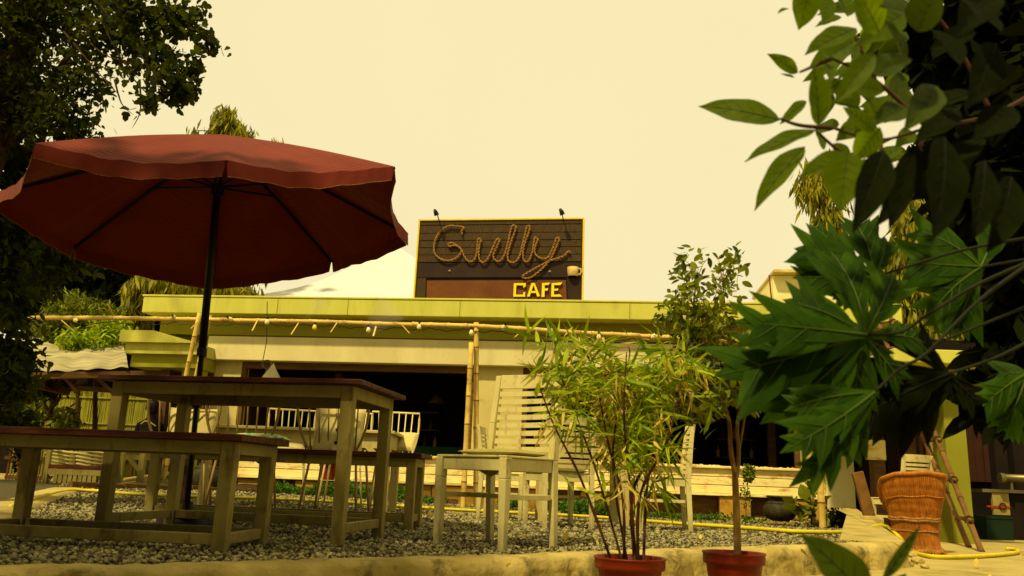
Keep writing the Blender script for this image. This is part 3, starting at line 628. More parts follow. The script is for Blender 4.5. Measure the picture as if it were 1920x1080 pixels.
MB().bbox(X(1862),X(1893),yk+0.02,yk+0.06,Z(966),Z(925)).build('white_panel', M['paint'], ct)
MB().bbox(X(1850),X(1893),yk+0.005,yk+0.018,Z(952),Z(949)).build('red_line', M['red'], ct)
c = (X(1879),yk+0.004,Z(950)); r = abs(X(1885)-X(1879))
MB().tube([(c[0]+r*math.cos(a*math.pi/8),c[1],c[2]+r*math.sin(a*math.pi/8)) for a in range(16)],0.008,6,closed=True).build('emblem_ring', M['sign_dark'], ct)
MB().bbox(X(1893)+0.02,X(1893)+1.8,yk+0.03,yk+0.4,-0.2,Z(925)).build('cabinet', M['dark'], ct)
cr = thing('storage_crate','dark green plastic crate on the ground below the counter','crate')
x,xx = at(1850,990,yk-0.3).x, at(1900,990,yk-0.3).x; zg = at(1870,1012,yk-0.3).z; zh = at(1870,968,yk-0.3).z
MB().bbox(x,xx,yk-0.3,yk-0.27,-0.2,zh).build('front_panel', M['crate'], cr); MB().bbox(x,xx,yk+0.0,yk+0.03,-0.2,zh).build('rear_panel', M['crate'], cr)
MB().bbox(x,x+0.03,yk-0.268,yk-0.002,-0.2,zh).build('side_panel', M['crate'], cr); MB().bbox(xx-0.03,xx,yk-0.268,yk-0.002,-0.2,zh).build('side_panel', M['crate'], cr)
MB().bbox(x-0.01,xx+0.01,yk-0.31,yk-0.30,zh-0.03,zh).build('rim', M['crate'], cr)
sp_ = thing('steel_pipe','shiny horizontal steel pipe behind the counter','pipe')
a = at(1878,896,yk-0.1); MB().tube([a,a+Vector((1.6,0,0))],0.055,14).build('tube', M['steel'], sp_, smooth=True)
a2 = a; MB().tube([a2-Vector((0.03,0,0)),a2+Vector((0.03,0,0))],0.065,14).build('collar', M['steel'], sp_)
MB().tube([a+Vector((0.12,0,-0.05)),Vector((a.x+0.12,a.y,Z(918)))],0.02,8).build('bracket', M['steel'], sp_)
# ================================================================== FURNITURE
def ang(a,b): return math.atan2(b.y-a.y,b.x-a.x)
def plank_top(t, L, Wd, z, th, k, m, ov=0.04):
    for i in range(k):
        y0 = -Wd/2-ov+(Wd+2*ov)*i/k; y1 = -Wd/2-ov+(Wd+2*ov)*(i+1)/k
        MB().bbox(-L/2-ov,L/2+ov,y0+0.0015,y1-0.0015,z-th,z+rnd.uniform(-.001,.001)).build('top_plank', m, t, bevel=0.003)
def bench(name,label,cat,loc,rz,L,Wd,H,leg,ap,st_z,m,mt,k=3,th=0.028,long_st='both',group=None,ov=0.04,st_h=0.045):
    t = thing(name,label,cat,loc,rz,group)
    plank_top(t,L,Wd,H,th,k,mt,ov)
    zt_ = H-th-0.001
    for sx in (-1,1):
        for sy in (-1,1):
            x = sx*(L/2-leg/2); y = sy*(Wd/2-leg/2)
            MB().beam((x,y,zt_),(x,y,-0.02),leg,leg,up=(0,1,0),w2=leg*0.9,h2=leg*0.9).build('leg', m, t, bevel=0.004)
    i_ = L/2-leg-0.001; j_ = Wd/2-leg-0.001
    for sy in (-1,1):
        MB().bbox(-i_,i_,sy*(Wd/2-0.012)-0.011,sy*(Wd/2-0.012)+0.011,zt_-ap,zt_-0.001).build('apron', m, t, bevel=0.002)
        if long_st=='both' or (long_st=='rear' and sy>0): MB().bbox(-i_,i_,sy*(Wd/2-leg/2)-0.014,sy*(Wd/2-leg/2)+0.014,st_z,st_z+st_h).build('stretcher', m, t, bevel=0.003)
    for sx in (-1,1):
        MB().bbox(sx*(L/2-0.012)-0.011,sx*(L/2-0.012)+0.011,-j_,j_,zt_-ap,zt_-0.001).build('apron', m, t, bevel=0.002)
        MB().bbox(sx*(L/2-leg/2)-0.014,sx*(L/2-leg/2)+0.014,-j_,j_,st_z,st_z+st_h).build('stretcher', m, t, bevel=0.003)
    return t
# front bench
fr = on(410,1036,0); rr2 = on(507,1025,0); fl = on(-12,1012,0)
bw_ = 0.50; bl = 1.23; rz = math.radians(-5.0)
def center(frp, L, Wd, rz):   # from front-right leg foot
    dx = Vector((math.cos(rz),math.sin(rz),0)); dy = Vector((-math.sin(rz),math.cos(rz),0)); return frp-dx*(L/2)+dy*(Wd/2)
c = center(fr+Vector((0.03,-0.03,0)),bl,bw_,rz); 
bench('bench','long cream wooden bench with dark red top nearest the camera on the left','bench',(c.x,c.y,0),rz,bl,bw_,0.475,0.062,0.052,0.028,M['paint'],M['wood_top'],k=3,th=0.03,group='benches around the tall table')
# tall table
FRt = on(641,1025,0); RRt = on(722,1005,0)
Wt = 0.68; Lt = 1.27; rzt = math.radians(-9)
c = center(FRt+Vector((0.0,-0.02,0)),Lt,Wt,rzt); TBL = c.copy()
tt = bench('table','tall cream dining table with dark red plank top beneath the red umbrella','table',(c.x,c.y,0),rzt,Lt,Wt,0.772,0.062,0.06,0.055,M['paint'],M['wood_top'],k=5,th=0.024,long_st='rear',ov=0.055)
# rear bench
FRb = on(764,994,0); bl2 = 1.75; rzb = math.radians(-4)
c = center(FRb+Vector((0.03,-0.02,0)),bl2,0.36,rzb)
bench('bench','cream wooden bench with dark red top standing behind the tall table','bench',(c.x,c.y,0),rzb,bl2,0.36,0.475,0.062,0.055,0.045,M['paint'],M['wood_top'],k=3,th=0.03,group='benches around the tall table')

# slatted dining chair: local x = width, y = towards the back, seat z .43
def make_chair(name,label,loc,rz,w=0.43,d=0.42,hs=0.445,hb=0.93,m=None,slats=8,cush='pad'):
    m = m or M['paint_chair']; t = thing(name,label,'chair',loc,rz,'slat-backed chairs on the gravel')
    lg = 0.046; rake = 0.05
    for sx in (-1,1):
        x = sx*(w/2-lg/2); yf = -d/2+lg/2; yb = d/2-lg/2
        mb = MB(); mb.beam((x,yf,hs),(x,yf,hs-0.10),lg,lg,up=(0,1,0)); mb.beam((x,yf,hs-0.10),(x,yf,-0.02),lg,lg,up=(0,1,0),w2=lg*0.72,h2=lg*0.72); mb.build('front_leg', m, t, bevel=0.004)
        mb = MB(); mb.beam((x,yb,hs),(x,yb+0.02,-0.02),lg*0.8,lg,up=(0,1,0),w2=lg*0.7,h2=lg*0.8)
        mb.beam((x,yb,hs+0.0005),(x,yb+rake*0.35,hs+0.2),lg*0.8,lg,up=(0,1,0)); mb.beam((x,yb+rake*0.35,hs+0.2),(x,yb+rake,hb),lg*0.8,lg*0.95,up=(0,1,0),h2=lg*0.6); mb.build('back_post', m, t, bevel=0.004)
        MB().bbox(x-0.011,x+0.011,yf+lg/2+0.001,yb-lg/2-0.001,hs-0.062,hs-0.002).build('seat_rail', m, t, bevel=0.002)
        MB().bbox(x-0.010,x+0.010,yf+lg/2+0.001,yb-lg/2-0.001,hs-0.20,hs-0.175).build('stretcher', m, t, bevel=0.002)
    for sy in (-1,1):
        y = sy*(d/2-lg/2); MB().bbox(-w/2+lg+0.001,w/2-lg-0.001,y-0.011,y+0.011,hs-0.062,hs-0.002).build('seat_rail', m, t, bevel=0.002)
    MB().bbox(-w/2+lg,w/2-lg,-0.012,0.012,hs-0.199,hs-0.177).build('stretcher', m, t)
    MB().bbox(-w/2+0.004,w/2-0.004,-d/2+0.004,d/2-lg-0.002,hs,hs+0.012).build('seat', m, t, bevel=0.004)
    def curved(z0,z1,th=0.016):
        n = 8; P = []; f = lambda z: d/2-lg/2+rake*((z-hs)/(hb-hs))
        mb = MB(); v = []
        for i in range(n+1):
            s_ = i/n*2-1; x = s_*(w/2-lg*0.8-0.002); bow = 0.035*(1-s_*s_)
            for (z,dy) in ((z0,0),(z1,0),(z1,th),(z0,th)): v.append((x,f(z)-th/2+bow+dy,z))
        fs = []
        for i in range(n):
            a = 4*i
            for q in range(4): fs.append((a+q,a+(q+1)%4,a+4+(q+1)%4,a+4+q))
        fs += [(3,2,1,0),(4*n,4*n+1,4*n+2,4*n+3)]
        return mb.add(v,fs)
    curved(hb-0.075,hb+0.004).build('crest_rail', m, t, bevel=0.003)
    z = hs+0.035; step = (hb-0.085-z)/slats
    for i in range(slats): curved(z+i*step+step*0.25,z+i*step+step*0.88,0.012).build('back_slat', m, t)
    return t
def pad(mbn,w,d,h,seed=0,puff=0.5):
    n = 14; r_ = random.Random(seed); ph = [r_.uniform(0,6.28) for _ in range(4)]
    def srf(sg_):
        P = []
        for i in range(n+1):
            row = []
            for j in range(n+1):
                a = i/n*2-1; b = j/n*2-1; e = (1-abs(a)**3.5)*(1-abs(b)**3.5); q = max(0,e)**puff
                pin = 1-0.05*(1-abs(a))*(abs(b)**4)-0.05*(1-abs(b))*(abs(a)**4)
                wr = 0.06*math.sin(5*a+ph[0]+2*b)*math.sin(3.3*b+ph[1])*e
                row.append((a*w/2*(1-0.06*(1-b*b)*abs(a)**6), b*d/2*(1-0.06*(1-a*a)*abs(b)**6), sg_*h/2*(q+wr)))
            P.append(row)
        return P
    mbn.grid(srf(1)); mbn.grid(srf(-1),flip=True); return mbn
L1,L2,L3,L4 = on(832,1017,0),on(946,1037,0),on(1010,1028,0),on(925,1016,0)
cc = (L1+L2+L3+L4)/4; rz1 = math.radians(-39)
ch1 = make_chair('dining_chair','cream slat-backed wooden chair with sage cushion standing nearest in the middle of the gravel',(cc.x,cc.y,0),rz1,w=0.47,d=0.44,hs=0.435,hb=0.905)
cz = thing('seat_cushion','thin pale sage cushion lying rumpled on the nearest slat-backed chair','cushion',(cc.x+0.03,cc.y+0.02,0.466),rz1+0.1)
pad(MB(),0.36,0.33,0.04,3).build('pad', M['cushion_green'], cz, smooth=True)
MB().poly([(-0.16,-0.02,-0.085),(0.02,-0.02,-0.085),(-0.07,-0.02,-0.125)],0.006,(0,-1,0)).build('hanging_corner', M['cushion_green'], cz)
a,b = on(1030,990,0),on(1100,992,0); mid = (a+b)/2
rz2 = ang(a,b)+math.pi+math.radians(12)
def chair_copy(mid_rear,rz,label,sc=1.0,d=0.46):
    y = Vector((-math.sin(rz),math.cos(rz),0)); p = mid_rear-y*(d/2-0.02)*sc
    return dup(ch1,(p.x,p.y,tz(p.x,p.y)),rz,label,scale=(sc,sc,sc)), p
_,p2 = chair_copy(mid,rz2,'cream slat-backed chair seen from behind, tucked to the white table behind the bamboo plant',0.90)
for (rear,rz,label) in ((on(1296,997,0)+Vector((0,0.15,0)),math.radians(-90-5),'cream slat-backed chair in side view between the two potted plants'),(on(903,970,0)+Vector((0,0.1,0)),math.radians(90-8),'cream slat-backed chair in side view behind the nearest chair')):
    _,q = chair_copy(rear,rz,label,0.9)
cz = thing('seat_cushion','pale flat cushion on the chair tucked to the white table','cushion',(p2.x,p2.y,0.44*0.86+0.035),rz2)
pad(MB(),0.35,0.33,0.05,5).build('pad', M['cushion'], cz, smooth=True)

# white tables with bracketed legs
def white_table(label,x0,x1,y0,dep,H,m,brk=True,group='white tables by the cafe front',leg=0.075,z0=0.0,ap=0.13):
    t = thing('white_table',label,'table',((x0+x1)/2,y0+dep/2,z0),0,group); L = x1-x0
    for i in range(4): MB().bbox(-L/2-0.03,L/2+0.03,-dep/2-0.03+(dep+.06)*i/4+0.001,-dep/2-0.03+(dep+.06)*(i+1)/4-0.001,H-0.028,H).build('top_plank', m, t, bevel=0.005)
    for sx in (-1,1):
        for sy in (-1,1):
            x = sx*(L/2-leg/2); y = sy*(dep/2-leg/2)
            MB().beam((x,y,H-0.029),(x,y,-0.02),leg,leg,up=(0,1,0)).build('leg', m, t, bevel=0.006)
            if brk: MB().beam((x-sx*leg*0.4,y,H-ap-0.16),(x-sx*(leg*0.4+0.15),y,H-ap-0.005),0.04,0.05,up=(1,0,0)).build('bracket', m, t)
    for sy in (-1,1): MB().bbox(-L/2+leg+.001,L/2-leg-.001,sy*(dep/2-0.03)-0.012,sy*(dep/2-0.03)+0.012,H-ap-0.028,H-0.03).build('apron', m, t)
    for sx in (-1,1): MB().bbox(sx*(L/2-0.03)-0.012,sx*(L/2-0.03)+0.012,-dep/2+leg+.001,dep/2-leg-.001,H-ap-0.028,H-0.03).build('apron', m, t)
    return t
Yt = 7.6
xl = at(385,800,Yt).x; xr = at(722,900,Yt).x+0.03
white_table('long white table behind the rear bench with wire chairs around it',xl,xr,Yt,0.72,at(600,803,Yt).z-tz(-1.5,Yt),M['paint_white'],z0=tz(-1.5,Yt))
Yt2 = 7.2
x0_ = at(1012,860,Yt2).x; x1_ = at(1180,880,Yt2).x
white_table('white table behind the potted bamboo with three slat-backed chairs round it',x0_,x1_,Yt2,0.75,at(1095,812,Yt2).z-tz(0.5,Yt2),M['paint_white'],z0=tz(0.5,Yt2))

# wire chairs
def make_wire(label,loc,rz,m,group='metal wire chairs around the long white table',H=0.93,w=0.46,wt=0.44,r=0.0085):
    t = thing('wire_chair',label,'chair',loc,rz,group); hs = 0.45; d = 0.42
    # back on +y ; hoop: side rails sweep inwards at the bottom then up to square corners
    def hx(s_):  # s 0..1 up the side
        return w/2*(0.62+0.5*math.sin(min(1,s_*1.25)*math.pi/2)) 
    def side(sx):
        pts = []
        for i in range(11):
            s_ = i/10; x = hx(s_) if s_>0.0 else w*0.31
            pts.append((sx*x, d/2-0.02+0.10*s_, hs+0.02+(H-hs-0.02)*s_**1.25))
        return pts
    l = side(-1); rgt = side(1)
    foot_l = [(-w*0.18,d/2-0.03,hs+0.0)]; foot_r = [(w*0.18,d/2-0.03,hs)]
    MB().tube(foot_l+l+list(reversed(rgt))+foot_r, r*1.25, 7).build('back_frame', m, t, smooth=True)
    for i in range(1,7):
        u = -1+2*i/7; xt = u*l[-1][0]*-1; xb = xt*0.86
        MB().tube([(xb,d/2-0.03,hs),(xt*0.93,d/2+0.02,hs+(H-hs)*0.5),(xt,d/2+0.08,H)], r*0.75, 6).build('back_rod', m, t, smooth=True)
    ring = [(w*0.45*math.copysign(abs(math.cos(a))**0.6,math.cos(a)), d*0.48*math.copysign(abs(math.sin(a))**0.6,math.sin(a)), hs) for a in [k*math.pi/12 for k in range(24)]]
    MB().tube(ring, r*1.2, 6, closed=True).build('seat_ring', m, t, smooth=True)
    mb = MB()
    for i in range(9):
        x = -w*0.4+w*0.8*i/8; mb.tube([(x,-d*0.46,hs),(x,d*0.46,hs)], r*0.6, 5)
    mb.build('seat_mesh', m, t)
    for sx in (-1,1):
        for sy in (-1,1): MB().tube([(sx*w*0.36,sy*d*0.38,hs),(sx*w*0.46,sy*d*0.5,-0.02)], r*1.2, 6).build('leg', m, t, smooth=True)
    return t
Yw = 8.9
def wx(px,py,Y): return at(px,py,Y)
p = wx(746,770,Yw-0.2); zt_w = p.z
wb = make_wire('white wire chair at the right end behind the long white table',(p.x,Yw-0.35,tz(p.x,Yw)),0.12,M['wire'],H=at(746,774,Yw-0.05).z-tz(p.x,Yw),w=0.44)
for px,lab,rz in ((545,'white wire chair behind the left half of the long white table',0.25),(648,'white wire chair behind the middle of the long white table',0.05)):
    q = wx(px,765,Yw); dup(wb,(q.x,Yw+0.1,tz(q.x,Yw)),rz,lab)
Yc = 6.75
q = wx(640,800,Yc); wa = make_wire('tan wire chair holding the buttoned cushion, behind the tall table',(q.x,Yc,tz(q.x,Yc)),math.pi-0.08,M['wire_tan'],H=0.95,w=0.50)
cushA = (q.x,Yc)
q = wx(464,800,Yc); dup(wa,(q.x,Yc+0.05,tz(q.x,Yc)),math.pi+0.05,'tan wire chair with a printed seat pad, seen behind the umbrella pole'); cushB = (q.x,Yc+0.05)
q = wx(348,800,Yc+0.3); dup(wa,(q.x,Yc+0.35,tz(q.x,Yc)),math.pi+0.2,'tan wire chair at the left end, behind the seated black clay pot'); cushC = (q.x,Yc+0.35)
# cushions
def cushion(label,loc,rx,rz,w,h,th,m,seed=1):
    t = thing('cushion',label,'cushion',loc,0); t.rotation_euler = (rx,0,rz); pad(MB(),w,h,th,seed,0.45).build('cover', m, t, smooth=True); return t
k = Yc/FPX
cu = cushion('big beige cushion with three dark buttons standing on a wire chair',(at(636,814,Yc-0.1).x,Yc-0.12,0.45+0.20),math.radians(82),0.02,0.40,0.39,0.15,M['cushion'],2)
for i in (-1,0,1):
    o = MB().tube([(0.0,i*0.10,0.071),(0.0,i*0.10,0.082)],0.014,12).build('button', M['button'], cu)
MB().bbox(-0.028,0.028,-0.185,0.185,0.066,0.0745).build('placket', M['cushion'], cu, bevel=0.002)
cushion('plain cream cushion on the left wire chair behind the umbrella pole',(at(361,795,Yc+0.2).x,Yc+0.2,0.45+0.19),math.radians(80),0.05,0.42,0.36,0.14,M['cushion'],4)
cushion('turquoise printed seat pad lying on the wire chair behind the front bench',(cushB[0]+0.12,Yc-0.02,at(490,822,Yc).z),0,0.1,0.42,0.40,0.07,M['cushion_print'],5)
cushion('cream cushion with a teal corner leaning on the rightmost white wire chair',(wx(757,826,8.1).x,8.25,at(757,828,8.2).z),math.radians(50),-0.2,0.22,0.24,0.08,M['cushion'],6)
cushion('small cream cushion lying on the seat behind the rear bench',(wx(545,843,7.3).x,7.2,at(545,843,7.3).z),0.15,0.3,0.30,0.28,0.10,M['boards'],8)

# napkin holder on the tall table
hp = on(505,710,0.785)
nh = thing('napkin_holder','wire ring napkin holder with folded white napkins standing on the tall table','napkin holder',(at(505,700,4.35).x,4.35,0.774)); nh.scale = (1.25,1.25,1.25)
MB().bbox(-0.05,0.05,-0.03,0.03,0,0.006).build('base', M['steel'], nh)
MB().tube([(-0.02+0.018*math.cos(a*math.pi/8),0.02,0.082+0.018*math.sin(a*math.pi/8)) for a in range(16)],0.003,6,closed=True).build('ring', M['steel'], nh)
MB().tube([(-0.02,0.02,0.006),(-0.02,0.02,0.064)],0.003,6).build('stem', M['steel'], nh)
for i in range(4): MB().poly([(-0.035+0.012*i,-0.02+0.008*i,0.007),(0.045+0.004*i,-0.02+0.008*i,0.007),(0.018+0.002*i,-0.015+0.008*i,0.085-0.008*i)],0.003).build('napkin', M['paper'], nh)

# ================================================================== UMBRELLA
apex = at(418,252,5.0)
cor = [on(425,300,1.80),on(740,312,2.0),on(765,437,1.86),on(622,488,1.84),on(397,520,1.71),on(140,462,1.78),on(-12,362,1.90),on(65,268,1.86)]
um = thing('patio_umbrella','large dark red octagonal patio umbrella on a black pole over the tall table','umbrella',(apex.x+0.03,5.0,0))
ap = Vector((-0.03,0,apex.z)); cl = [c-Vector(um.location) for c in cor]
UMB = mat('red_umbrella_canvas',(0.18,0.024,0.016),0.9,(0.14,0.017,0.011),4,bump=0.25,stain=(0.16,0.03,0.015),stain_scale=2.5,stain_amt=0.35)
nt2 = UMB.node_tree; b2 = nt2.nodes['Principled BSDF']
tcn = nt2.nodes.new('ShaderNodeTexCoord'); wv = nt2.nodes.new('ShaderNodeTexWave'); wv.wave_type='RINGS'; wv.rings_direction='Z'; wv.inputs['Scale'].default_value = 9; wv.inputs['Distortion'].default_value = 0.6
nt2.links.new(tcn.outputs['Object'], wv.inputs['Vector']); bp2 = nt2.nodes.new('ShaderNodeBump'); bp2.inputs['Strength'].default_value=0.16; bp2.inputs['Distance'].default_value=0.02; nt2.links.new(wv.outputs['Fac'],bp2.inputs['Height']); nt2.links.new(bp2.outputs[0],b2.inputs['Normal'])
b2.inputs['Sheen Weight'].default_value = 0.10; b2.inputs['Sheen Roughness'].default_value = 0.45; b2.inputs['Sheen Tint'].default_value = (1,0.75,0.5,1)
trn = nt2.nodes.new('ShaderNodeBsdfTranslucent'); trn.inputs['Color'].default_value=(0.06,0.001,0.001,1); mxs = nt2.nodes.new('ShaderNodeMixShader'); mxs.inputs[0].default_value=0.05
nt2.links.new(b2.outputs[0],mxs.inputs[1]); nt2.links.new(trn.outputs[0],mxs.inputs[2]); nt2.links.new(mxs.outputs[0],nt2.nodes['Material Output'].inputs[0])
for i in range(8):
    a,b = cl[i],cl[(i+1)%8]; P = []
    for j in range(15):
        t = j/14; row = []
        for k_ in range(17):
            s_ = k_/16; e = a.lerp(b,s_); p = ap.lerp(e,t)
            bulge = 0.018*math.sin(math.pi*t); sag = -0.035*math.sin(math.pi*s_)*t**1.6
            pull = 1-0.045*math.sin(math.pi*s_)*t**2
            row.append(((p.x-ap.x)*pull+ap.x,(p.y-ap.y)*pull+ap.y,p.z+bulge+sag+0.006*math.sin(s_*30+i)*t*math.sin(math.pi*s_)))
        P.append(row)
    pn = MB().grid(P).build('canopy_panel', UMB, um, smooth=True)
    # valance: hangs from the panel edge with soft folds
    edge = [Vector(q) for q in P[-1]]; outd = ((a+b)/2-ap); outd.z = 0; outd.normalize(); V = []
    for j in range(6):
        t = j/5; row = []
        for k_,q in enumerate(edge):
            s_ = k_/16; kk = min(1,max(0,(s_-0.015)/0.03)) ; trim = 0.012*t if k_ in (0,16) else 0
            row.append((q.x+outd.x*(0.006*math.sin(s_*11+i*2)*t+0.006*t)+ (b-a).normalized().x*trim*(1 if k_==0 else -1),q.y+outd.y*(0.006*math.sin(s_*11+i*2)*t+0.006*t)+(b-a).normalized().y*trim*(1 if k_==0 else -1),q.z-0.085*t+0.004*math.sin(s_*9+i)*t))
        V.append(row)
    MB().grid(V).build('valance', UMB, pn, smooth=True)
    MB().tube([Vector((V[-1][q][0],V[-1][q][1],V[-1][q][2])) for q in range(17)],0.0018,4).build('hem', M['rope'], pn)
    ra = ap+Vector((0,0,-0.05)); q = a+Vector((0,0,-0.012)); rib = MB().tube([ra,ra.lerp(q,0.5)+Vector((0,0,0.02)),q],[0.012,0.012,0.009],6).build('rib', M['black'], um)
    run = ap+Vector((0.0,0,-0.36)); MB().tube([run,ra.lerp(q,0.42)+Vector((0,0,0.0))],0.008,6).build('strut', M['black'], rib)
low = Vector((at(355,921,5.0).x-um.location.x,0,-0.03))
pl = MB().tube([low.lerp(ap,0.0),low.lerp(ap,0.42)],0.0165,12).build('lower_pole', M['black'], um, smooth=True)
MB().tube([low.lerp(ap,0.42),low.lerp(ap,0.985)],0.0235,12).build('upper_pole', M['black'], um, smooth=True)
MB().tube([low.lerp(ap,0.415),low.lerp(ap,0.435)],0.030,12).build('collar', M['black'], um)
MB().tube([low.lerp(ap,0.83),low.lerp(ap,0.86)],0.04,12).build('runner', M['black'], um)
MB().lathe([(0.16,0),(0.16,0.05),(0.10,0.075),(0.03,0.09),(0.03,0.14),(0.0,0.14)],20,(low.x,0,0)).build('base', M['black'], um, smooth=True)
k1 = low.lerp(ap,0.30); MB().box(k1,(0.05,0.05,0.05)).build('tightening_knob', M['black'], um, bevel=0.008)

# ================================================================== WICKER STOOL, LADDER
ws = gnd(1719,1036,pz); Rk = 0.0
st = thing('wicker_stool','tall orange cane wicker stool flaring at the rim beside the bamboo ladder','stool',tuple(ws)); sc = ws.y/FPX*0.93
Hs = at(1708,884,ws.y-0.25).z-ws.z
prof = [(47*sc,0),(42*sc,0.04),(41*sc,Hs*0.20),(43*sc,Hs*0.38),(45*sc,Hs*0.44),(49*sc,Hs*0.55),(54*sc,Hs*0.70),(58*sc,Hs*0.83),(60*sc,Hs*0.92),(58*sc,Hs)]
def topf(a):
    ph = abs(((a+math.pi/2+math.pi)%(2*math.pi))-math.pi)/(math.pi/2)
    return 1-0.085*ph**2 if ph<1.05 else max(0.60,0.906-0.6*(ph-1.05))
def pr_r(z):
    for (r0,z0),(r1,z1) in zip(prof,prof[1:]):
        if z<=z1: return r0+(r1-r0)*(z-z0)/max(1e-6,z1-z0)
    return prof[-1][0]
MB().grid([[((pr_r(Hs*i/24)-0.008)*math.cos(2*math.pi*j/48),(pr_r(Hs*i/24)-0.008)*math.sin(2*math.pi*j/48),Hs*i/24*(1 if i<11 else 1+(topf(2*math.pi*j/48)-1)*(i-10)/14)) for j in range(49)] for i in range(25)]).build('body', M['wicker'], st, smooth=True)
MB().lathe([(pr_r(Hs*0.5)-0.01,Hs*0.5),(0.001,Hs*0.5)],32).build('seat', M['wicker'], st)
mb = MB(); n = 110
for i in range(n):
    for sgn in (-1,1):
        pts = []
        for k_ in range(9):
            a = 2*math.pi*i/n+sgn*0.16*(k_/8); z = Hs*(0.40+(topf(a)-0.42)*k_/8); r = pr_r(z)+(0.001 if sgn>0 else -0.001); pts.append((r*math.cos(a),r*math.sin(a),z))
        mb.tube(pts,0.0034,4,cap=False)
    pts = [( pr_r(Hs*0.4*k_/4)*math.cos(2*math.pi*i/n+0.25*k_/4), pr_r(Hs*0.4*k_/4)*math.sin(2*math.pi*i/n+0.25*k_/4), Hs*0.4*k_/4) for k_ in range(5)]
    mb.tube(pts,0.004,4,cap=False)
tag(mb.build('cane_sticks', M['wicker'], st), kind='stuff')
for z,r_ in ((Hs*0.40,0.013),(Hs*0.425,0.010),(0.02,0.02),(Hs*0.27,0.006),(Hs*0.70,0.005),(Hs*0.985,0.020)):
    q = pr_r(z)+0.004; MB().tube([(q*math.cos(a*math.pi/20),q*math.sin(a*math.pi/20),(z if z<Hs*0.5 else z*(1+(topf(a*math.pi/20)-1)*min(1,z/Hs*1.05)))+0.004*math.sin(a*1.1)) for a in range(40)],r_,7,closed=True).build('rope_band', M['rope'] if z<Hs*0.5 else M['wicker'], st, smooth=True)
mb = MB()
for i in range(60):
    a = rnd.uniform(0,6.28); r = pr_r(0.02)+0.01; p = Vector((r*math.cos(a),r*math.sin(a),0.03)); mb.tube([p,p+Vector((math.cos(a)*0.03,math.sin(a)*0.03,-0.03+rnd.uniform(-.01,.02)))],0.004,4)
tag(mb.build('frayed_ends', M['wicker'], st), kind='stuff')

f1 = on(1817,1027,-0.15); f2 = on(1841,1036,-0.15)
f1 = at(1817,1027,8.1); f2 = at(1841,1036,7.95); zg = -0.145
f1 = on(1817,1027,zg); f1 = f1 if f1.y<9 else at(1817,1027,8.5); f2 = on(1841,1036,zg)
t1 = at(1622,540,11.6); t2 = at(1650,540,11.4)
ld = thing('bamboo_ladder','weathered bamboo pole ladder leaning against the cafe roof behind the wicker stool','ladder',tuple(f2))
o2 = Vector(f2)
for a,b in ((f1,t1),(f2,t2)):
    mb,nd = MB(),MB(); bamboo(mb,nd,a-o2,b-o2,0.028,0.36,bow=-0.04); r_ = mb.build('rail', M['ladder'], ld, smooth=True); tag(nd.build('nodes', M['bark'], r_), kind='stuff')
for t in (0.085,0.20,0.33,0.46,0.585,0.70,0.82,0.93):
    a = f1.lerp(t1,t)-o2; b = f2.lerp(t2,t)-o2; d = (b-a).normalized(); bb = Vector((0,0,-0.04*math.sin(math.pi*t)))
    ru = MB().tube([a-d*0.03+bb,b+d*0.10+bb+Vector((0,0,0.0))],0.019,8).build('rung', M['ladder'], ld, smooth=True)
    MB().tube([b+bb-d*0.03,b+bb+d*0.03],0.042,8).build('lashing', M['bark'], ru)

# chair and plank behind the stool
q = at(1655,1000,9.3)
dup(ch1,(q.x+0.25,9.35,pz(q.x,9.3)),math.radians(205),'weathered slat-backed chair standing in shade behind the wicker stool',scale=(1,1,1))
a = gnd(1645,1000,pz,0.05); a = at(1638,985,9.0); b = at(1607,885,9.0)
pk = thing('leaning_plank','rough grey plank leaning behind the corner pillar','plank',tuple(Vector((a.x,a.y,a.z)))); MB().beam((0,0,-0.08),b-a,0.12,0.05,up=(0,1,0)).build('board', M['ladder'], pk, bevel=0.006)
p = at(1636,1003,8.6); sb = thing('stone_block','squat mossy stone block beside the concrete slab','stone',(p.x,p.y,pz(p.x,p.y))); MB().box((0,0,0.12),(0.20,0.16,0.27)).build('block', M['curb'], sb, bevel=0.03)
# ================================================================== BAMBOO RAIL, POSTS, BULBS, HOSE
Yr = 11.3
rail_px = [(40,597,11.9),(200,597,11.8),(372,600,11.7),(590,603,11.6),(705,607,11.5),(880,612,11.3),(960,616,11.2),(1100,626,11.0),(1240,632,10.9),(1420,640,10.8),(1545,645,10.7)]
rp = [at(a,b,c) for a,b,c in rail_px]
fr_ = thing('bamboo_light_rail','long horizontal bamboo rail tied to posts in front of the green parapet','rail',(0,0,0))
rr_s = resample(rp,46)
segs = [(0,12),(12,23),(23,35),(35,45)]
for a,b in segs:
    mb,nd = MB(),MB(); pts=[]; rad=[]
    for i in range(a,b+1):
        p = rr_s[i]+Vector((0,(0.02 if segs.index((a,b))%2 else -0.02),0.004)); d = (rr_s[min(45,i+1)]-rr_s[max(0,i-1)]).normalized()
        pts += [p-d*0.012,p,p+d*0.012,p+d*0.12]; rad += [0.033,0.040,0.033,0.031]
    mb.tube(pts,rad,8); tag(mb.build('bamboo_length', M['bamboo'], fr_, smooth=True))
def post(label,tops,foots,r,mt='bamboo'):
    t = thing('bamboo_post',label,'post',tuple(foots[0]),0,'bamboo posts carrying the light rail'); o = Vector(foots[0])
    for a,b in zip(foots,tops):
        mb,nd = MB(),MB(); bamboo(mb,nd,a-o-Vector((0,0,0.1)),b-o,r,0.34); c = mb.build('cane', M[mt], t, smooth=True); tag(nd.build('nodes', M['bamboo_node'], c), kind='stuff')
    return t
post('crossed bamboo posts holding the rail right of the left window',[at(893,602,11.27),at(884,640,11.2)],[at(893,943,11.4),at(868,944,11.15)],0.036)
